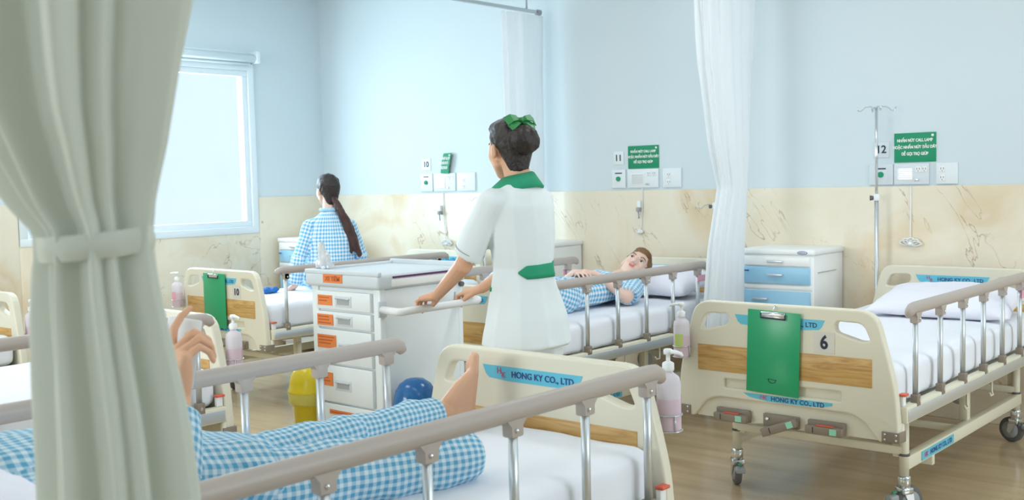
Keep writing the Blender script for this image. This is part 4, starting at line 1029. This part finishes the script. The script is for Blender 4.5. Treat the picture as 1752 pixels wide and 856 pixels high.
# hair, bun, bow
bl = Blob(); A = lambda *s: bl.hull(*[bake_pts(x, HN) for x in s])
A(E((0, -.020, .050), (.084, .100, .085))); A(E((0, -.052, .02), (.076, .062, .075)), E((0, -.064, -.072), (.044, .034, .03))); A(E((0, .040, .088), (.060, .048, .038)), E((0, -.02, .07), (.074, .07, .064)))
A(E((0, -.100, .030), (.058, .045, .058)))
link('hair', bl.build('hair', 'hair', .0035, 2, .0015, fs=40), nu)
bl = Blob(); bl.hull(bake_pts(E((0, -.122, .030), (.062, .045, .060)), HN)); link('hair_bun', bl.build('hair_bun', 'hair', .0035, 2, .006, fs=32), nu)
b = MB()
def ribbon(pts, wd, m='green2', th=.004, mx=HN):
    k = b.mi(m); rr = []
    for i, p in enumerate(pts):
        p = V(p); t_ = (V(pts[min(i+1, len(pts)-1)])-V(pts[max(i-1, 0)])).normalized(); n_ = V((0, -.75, .65)); s_ = t_.cross(n_).normalized(); n_ = s_.cross(t_)
        ww = wd[i]; rr.append([b.bm.verts.new(mx @ (p+s_*ww)), b.bm.verts.new(mx @ (p-s_*ww)), b.bm.verts.new(mx @ (p-s_*ww-n_*th)), b.bm.verts.new(mx @ (p+s_*ww-n_*th))])
    for a, c in zip(rr, rr[1:]):
        for i in range(4): f_ = b.bm.faces.new((a[i], a[(i+1) % 4], c[(i+1) % 4], c[i])); f_.material_index = k
    b.bm.faces.new(rr[0]).material_index = k; b.bm.faces.new(rr[-1][::-1]).material_index = k
MT['green2'] = newmat('satin_green_bow', (.03, .25, .07), .4)
zb, yb = .108, -.092
for s in (1, -1):
    ribbon([(0, yb-.004, zb), (s*.020, yb-.016, zb+.008), (s*.044, yb-.016, zb+.008), (s*.066, yb-.004, zb-.006)], [.007, .013, .019, .022])
    ribbon([(0, yb-.008, zb-.006), (s*.022, yb-.022, zb-.010), (s*.046, yb-.026, zb-.024), (s*.056, yb-.020, zb-.034)], [.006, .012, .015, .016])
b.ell(HN @ V((0, yb-.012, zb+.0)), (.011, .011, .010), 'green2'); tag(b.obj('hair_bow', nu), 'green satin bow')

# ---------------------------------------------------------------- woman sitting on bed 10, back to the camera
wm = person('woman with long ponytail in blue checked pyjamas sitting on bed 10')
fw = V((-.86, .50, 0)).normalized(); lt_ = V((-fw.y, fw.x, 0)); rt = -lt_     # lt_ = her left
if lt_.y > 0: lt_, rt = rt, lt_
O = V((-6.045, 4.91, 0))
def W(r_, f_, z): return O+rt*r_+fw*f_+V((0, 0, z))
HW = frame_m(W(-.0, .055, 1.385), V((-1, .22, .02)), V((0, 0, 1)))
SL, SR = W(-.150, 0, 1.130), W(.150, 0, 1.130)
EL, WL = W(-.235, -.02, .90), W(-.265, .0, .715)
ER, WR = W(.225, .06, .91), W(.15, .25, .78)
hl, hr = W(-.10, .0, .77), W(.10, .0, .77); kl, kr = W(-.11, .42, .76), W(.11, .42, .76); al, ar = W(-.11, .46, .36), W(.11, .46, .36)
bl = Blob(); head_hulls(bl, HW); bl.cap(HW @ V((0, -.03, -.05)), .050, W(0, .0, 1.20), .052)
bl.hull(E(W(0, 0, 1.13), (.08, .08, .05)), E(W(0, .0, .85), (.08, .08, .09)))
for s_, e_, w_ in ((SL, EL, WL), (SR, ER, WR)): bl.cap(s_, .040, e_, .034); bl.cap(e_, .034, w_, .023)
for h_, k_, a_ in ((hl, kl, al), (hr, kr, ar)): bl.cap(h_, .075, k_, .052); bl.cap(k_, .050, a_, .036); foot_hulls(bl, a_, fw, V((0, 0, -1)), rt)
hand_hulls(bl, WL, (fw*.35+V((0, 0, -.35))-rt*.5), V((0, 0, -1)), fw, curl=(.1, .2, .2)); hand_hulls(bl, WR, (fw*.7+V((0, 0, -.3))), V((0, 0, -1)), -rt, curl=(.2, .3, .2))
link('body', bl.build('body', 'skinp', .0055, 3), wm); face_parts(HW, wm)
bl = Blob(); bl.hull(E(W(0, 0, 1.20), (.085, .06, .03), None), E(SL, .052), E(SR, .052))
lv = [(1.245, .055, .060), (1.205, .095, .075), (1.15, .150, .090), (1.05, .178, .115), (.90, .170, .118), (.76, .188, .135)]
Rm = M(((rt.x, fw.x, 0), (rt.y, fw.y, 0), (0, 0, 1)))
for a, b_ in zip(lv, lv[1:]): bl.hull(E(W(0, 0, a[0]), (a[1], a[2], .025), Rm), E(W(0, 0, b_[0]), (b_[1], b_[2], .025), Rm))
bl.bones.append((W(0, 0, .6), W(0, 0, 1.25), .145))
for s_, e_, w_, sg in ((SL, EL, WL, -1), (SR, ER, WR, 1)):
    bl.cap(s_, .050, e_, .054); d = (w_-e_).normalized(); q = e_+(w_-e_)*.92; bl.hull(E(e_, .058), D(q, d, .048)); bl.bones.append((e_, q, .055))
pj = bl.build('pyjama_top', 'gingham', .007, 3, .009, True, fs=8); link('pyjama_top', pj, wm)
bl = Blob()
for h_, k_, a_ in ((hl, kl, al), (hr, kr, ar)): bl.cap(h_, .10, k_, .078); d = (a_-k_).normalized(); q = k_+(a_-k_)*.9; bl.hull(E(k_, .076), D(q, d, .07)); bl.bones.append((k_, q, .07))
bl.hull(E(hl, .10), E(hr, .10), E(W(0, -.03, .78), (.15, .12, .09), Rm)); link('pyjama_trousers', bl.build('pyjama_trousers', 'gingham', .009, 3, .008, True), wm)
# collar of the top
b = MB(); b.tube([W(0, 0, 1.255)+rt*cos(a)*.060+fw*(sin(a)*.055) for a in [rad(150+24*k) for k in range(11)]], .014, 'ginghamflat', 8, True); b.obj('collar', wm)

bl = Blob(); A = lambda *s: bl.hull(*[bake_pts(x, HW) for x in s])
A(E((0, -.018, .045), (.085, .100, .090))); A(E((0, -.045, .03), (.077, .070, .08)), E((0, -.066, -.075), (.044, .034, .03))); A(E((0, .035, .088), (.060, .048, .036)), E((0, -.02, .07), (.07, .07, .06)))
link('hair', bl.build('hair', 'hair', .004, 2, .0015, fs=40), wm)
t0 = HW @ V((0, -.098, -.050)); bl = Blob()
pt = [t0, t0+rt*.045-fw*.045+V((0, 0, -.10)), t0+rt*.085-fw*.05+V((0, 0, -.21)), t0+rt*.125-fw*.045+V((0, 0, -.32)), t0+rt*.165-fw*.035+V((0, 0, -.405))]
bl.chain(list(zip(pt, (.022, .031, .036, .034, .022)))); bl.chain([(pt[2]+rt*.01, .015), (pt[3]-rt*.022, .015), (pt[4]-rt*.055+V((0, 0, .01)), .010), (pt[4]-rt*.085+V((0, 0, .035)), .006)]); bl.chain([(pt[1]+rt*.02, .010), (pt[2]+rt*.035, .012), (pt[3]+rt*.03, .008)])
link('ponytail', bl.build('ponytail', 'hairt', .0045, 2, .005, fs=30), wm)
b = MB(); b.ell(t0+V((0, 0, -.005)), (.024, .024, .014), 'ink'); b.obj('hair_tie', wm)

# ---------------------------------------------------------------- patient lying on the middle bed
pa = person('woman lying on her back in blue checked pyjamas, face turned to us')
BX = -3.80
HP = frame_m(V((BX+.03, 5.475, .868)), V((.50, -.60, .62)), V((.22, .62, .75))) @ M.Scale(1.07, 4)
NK = V((BX, 5.34, .815)); CH = V((BX, 5.20, .775)); HPV = V((BX, 4.72, .765))
S1, S2 = V((BX+.165, 5.27, .765)), V((BX-.165, 5.27, .765))
E1, W1 = V((BX+.275, 5.03, .735)), V((BX+.09, 4.995, .865))
E2, W2 = V((BX-.26, 5.03, .75)), V((BX-.05, 4.96, .875))
bl = Blob(); head_hulls(bl, HP); bl.cap(HP @ V((0, -.03, -.05)), .050, NK, .052); bl.cap(NK, .05, CH, .06)
bl.hull(E(CH, (.11, .07, .06)), E(HPV, (.11, .09, .065)))
for s_, e_, w_ in ((S1, E1, W1), (S2, E2, W2)): bl.cap(s_, .040, e_, .036); bl.cap(e_, .035, w_, .022)
lgs = [((BX+.09, 4.66, .765), (BX+.12, 4.36, .86), (BX+.13, 4.16, .735)), ((BX-.09, 4.66, .765), (BX-.10, 4.36, .87), (BX-.10, 4.14, .735))]
for h_, k_, a_ in lgs: bl.cap(h_, .075, k_, .052); bl.cap(k_, .05, a_, .034); foot_hulls(bl, a_, V((0, -1, -.25)), V((0, .25, -1)), V((1, 0, 0)) if h_[0] < BX else V((-1, 0, 0)))
hand_hulls(bl, W1, V((-.6, -.45, .18)), V((-.2, -.1, -1)), V((0, 1, .3)), curl=(.3, .5, .3)); hand_hulls(bl, W2, V((.75, -.35, .08)), V((.2, -.1, -1)), V((0, 1, .2)), curl=(.3, .4, .3))
link('body', bl.build('body', 'skinp', .0042, 3), pa); face_parts(HP, pa, 'hairb')
bl = Blob(); lv = [(5.33, .10, .055, .79), (5.27, .185, .085, .765), (5.12, .185, .105, .775), (4.92, .165, .098, .76), (4.72, .185, .110, .765)]
for a, b_ in zip(lv, lv[1:]): bl.hull(E((BX, a[0], a[3]), (a[1], .025, a[2])), E((BX, b_[0], b_[3]), (b_[1], .025, b_[2])))
bl.bones.append((V((BX, 4.4, .765)), V((BX, 5.4, .765)), .14))
for s_, e_, w_ in ((S1, E1, W1), (S2, E2, W2)):
    d = (e_-s_).normalized(); q = s_+(e_-s_)*.86; bl.hull(E(s_, .066), D(q, d, .062)); bl.bones.append((s_, q, .06))
link('pyjama_top', bl.build('pyjama_top', 'gingham', .006, 3, .010, True, fs=8), pa)
bl = Blob()
for h_, k_, a_ in lgs:
    h_, k_, a_ = V(h_), V(k_), V(a_); bl.cap(h_, .105, k_, .080); d = (a_-k_).normalized(); q = k_+(a_-k_)*.85; bl.hull(E(k_, .078), D(q, d, .07)); bl.bones.append((k_, q, .07))
bl.hull(E((BX+.08, 4.70, .77), .105), E((BX-.08, 4.70, .77), .105)); link('pyjama_trousers', bl.build('pyjama_trousers', 'gingham', .008, 3, .008, True), pa)
bl = Blob(); A = lambda *s: bl.hull(*[bake_pts(x, HP) for x in s])
A(E((0, -.024, .042), (.083, .094, .087))); A(E((0, -.038, .03), (.082, .070, .082)), E((0, -.06, -.055), (.062, .035, .03))); A(E((0, .033, .092), (.055, .040, .032)), E((0, -.02, .07), (.07, .07, .06)))
link('hair', bl.build('hair', 'hairb', .0038, 2, .002, fs=40), pa)

# ---------------------------------------------------------------- patient in the foreground bed (head beyond the left edge)
pf = person('patient lying in the foreground bed holding up a phone, bare foot raised')
X0 = -2.06
HF = frame_m(V((X0, .52, 1.035)), V((0, .50, .87)), V((0, -.87, .50)))
nk, ch, pv = V((X0, .69, .935)), V((X0, .86, .865)), V((X0, 1.38, .770))
s1, s2 = V((X0+.165, .82, .850)), V((X0-.165, .82, .850))
e1, w1 = V((-1.835, 1.07, .830)), V((-1.948, 1.170, .992))
e2, w2 = V((X0-.24, 1.08, .80)), V((-2.13, 1.16, .93))
hipn, kn, an = V((X0+.085, 1.38, .750)), V((-1.835, 1.87, .735)), V((-2.04, 1.50, .715))
hipf, kf, af = V((X0-.10, 1.40, .745)), V((-2.23, 1.84, .735)), V((-2.265, 2.275, .725))
bl = Blob(); head_hulls(bl, HF); bl.cap(HF @ V((0, -.03, -.05)), .055, nk, .058); bl.cap(nk, .055, ch, .06)
bl.hull(E(ch, (.10, .07, .06)), E(pv, (.10, .08, .07)))
for s_, e_, w_ in ((s1, e1, w1), (s2, e2, w2)): bl.cap(s_, .043, e_, .038); bl.cap(e_, .037, w_, .0255)
bl.cap(hipn, .06, kn, .045); bl.cap(kn, .045, an, .036); bl.cap(hipf, .06, kf, .042); bl.cap(kf, .042, af, .034)
foot_hulls(bl, af, V((.04, .10, 1)), V((.50, .86, -.1)), V((.86, -.50, 0)))
foot_hulls(bl, an, V((-.75, -.45, .1)), V((.3, .2, -1)), V((0, 1, 0)))
hand_hulls(bl, w1, V((-.03, .05, 1)), V((.15, 1, .05)), V((-1, .15, .1)), curls=[(.15, .45, .3), (.85, 1.25, .7), (.95, 1.25, .7), (.95, 1.15, .6)], thumb=.5, spread=.04, size=1.14)
hand_hulls(bl, w2, V((.05, .10, 1)), V((.8, .3, .1)), V((0, -1, .2)), curls=[(.3, .5, .4)]*4, thumb=.5)
link('body', bl.build('body', 'skin', .0036, 2), pf); face_parts(HF, pf)
bl = Blob(); A = lambda *s: bl.hull(*[bake_pts(x, HF) for x in s]); A(E((0, -.022, .042), (.0815, .092, .086))); A(E((0, -.03, .03), (.080, .075, .08)), E((0, -.055, -.045), (.05, .035, .03)))
link('hair', bl.build('hair', 'hair', .005, 2, .002, fs=40), pf)
bl = Blob(); sp = (pv-ch).normalized(); up_ = V((1, 0, 0)).cross(sp); 
if up_.z < 0: up_ = -up_
RR = M(((1, sp.x, up_.x), (0, sp.y, up_.y), (0, sp.z, up_.z)))
lv = [(-.12, .09, .055), (-.05, .19, .085), (.12, .19, .115), (.34, .175, .10), (.52, .19, .095)]
for a, b_ in zip(lv, lv[1:]): bl.hull(E(ch+sp*a[0], (a[1], .03, a[2]), RR), E(ch+sp*b_[0], (b_[1], .03, b_[2]), RR))
bl.bones.append((ch-sp*.2, pv, .14))
for s_, e_, w_ in ((s1, e1, w1), (s2, e2, w2)):
    bl.cap(s_, .070, e_, .064); d = (w_-e_).normalized(); q = e_+(w_-e_)*.84; bl.hull(E(e_, .060), D(q, d, .050)); bl.bones.append((e_, q, .058))
link('pyjama_top', bl.build('pyjama_top', 'ginghamn', .0065, 3, .009, True, fs=9), pf)
bl = Blob()
bl.cap(hipn, .092, kn, .074); bl.cap(kn, .072, kn+(an-kn)*.75, .062); bl.cap(hipf, .088, kf, .056); d = (af-kf).normalized(); q = kf+(af-kf)*.86; bl.hull(E(kf, .056), D(q, d, .054)); bl.bones.append((kf, q, .065))
bl.hull(E(hipn, .092), E(hipf, .090), E(pv, (.16, .10, .09)))
link('pyjama_trousers', bl.build('pyjama_trousers', 'ginghamn', .0065, 3, .011, True, fs=9), pf)
ph = thing('phone', 'white phone held up in the hand of the foreground patient', 'phone', (-2.022, 1.225, 1.072)); ph.rotation_euler = (rad(0), rad(80), rad(221))
MB().box(-.075, .075, -.004, .004, -.037, .037, 'whitepl', .004).obj('phone_case', ph); MB().box(-.068, .068, -.0046, -.004, -.033, .033, 'dark').obj('screen', ph)
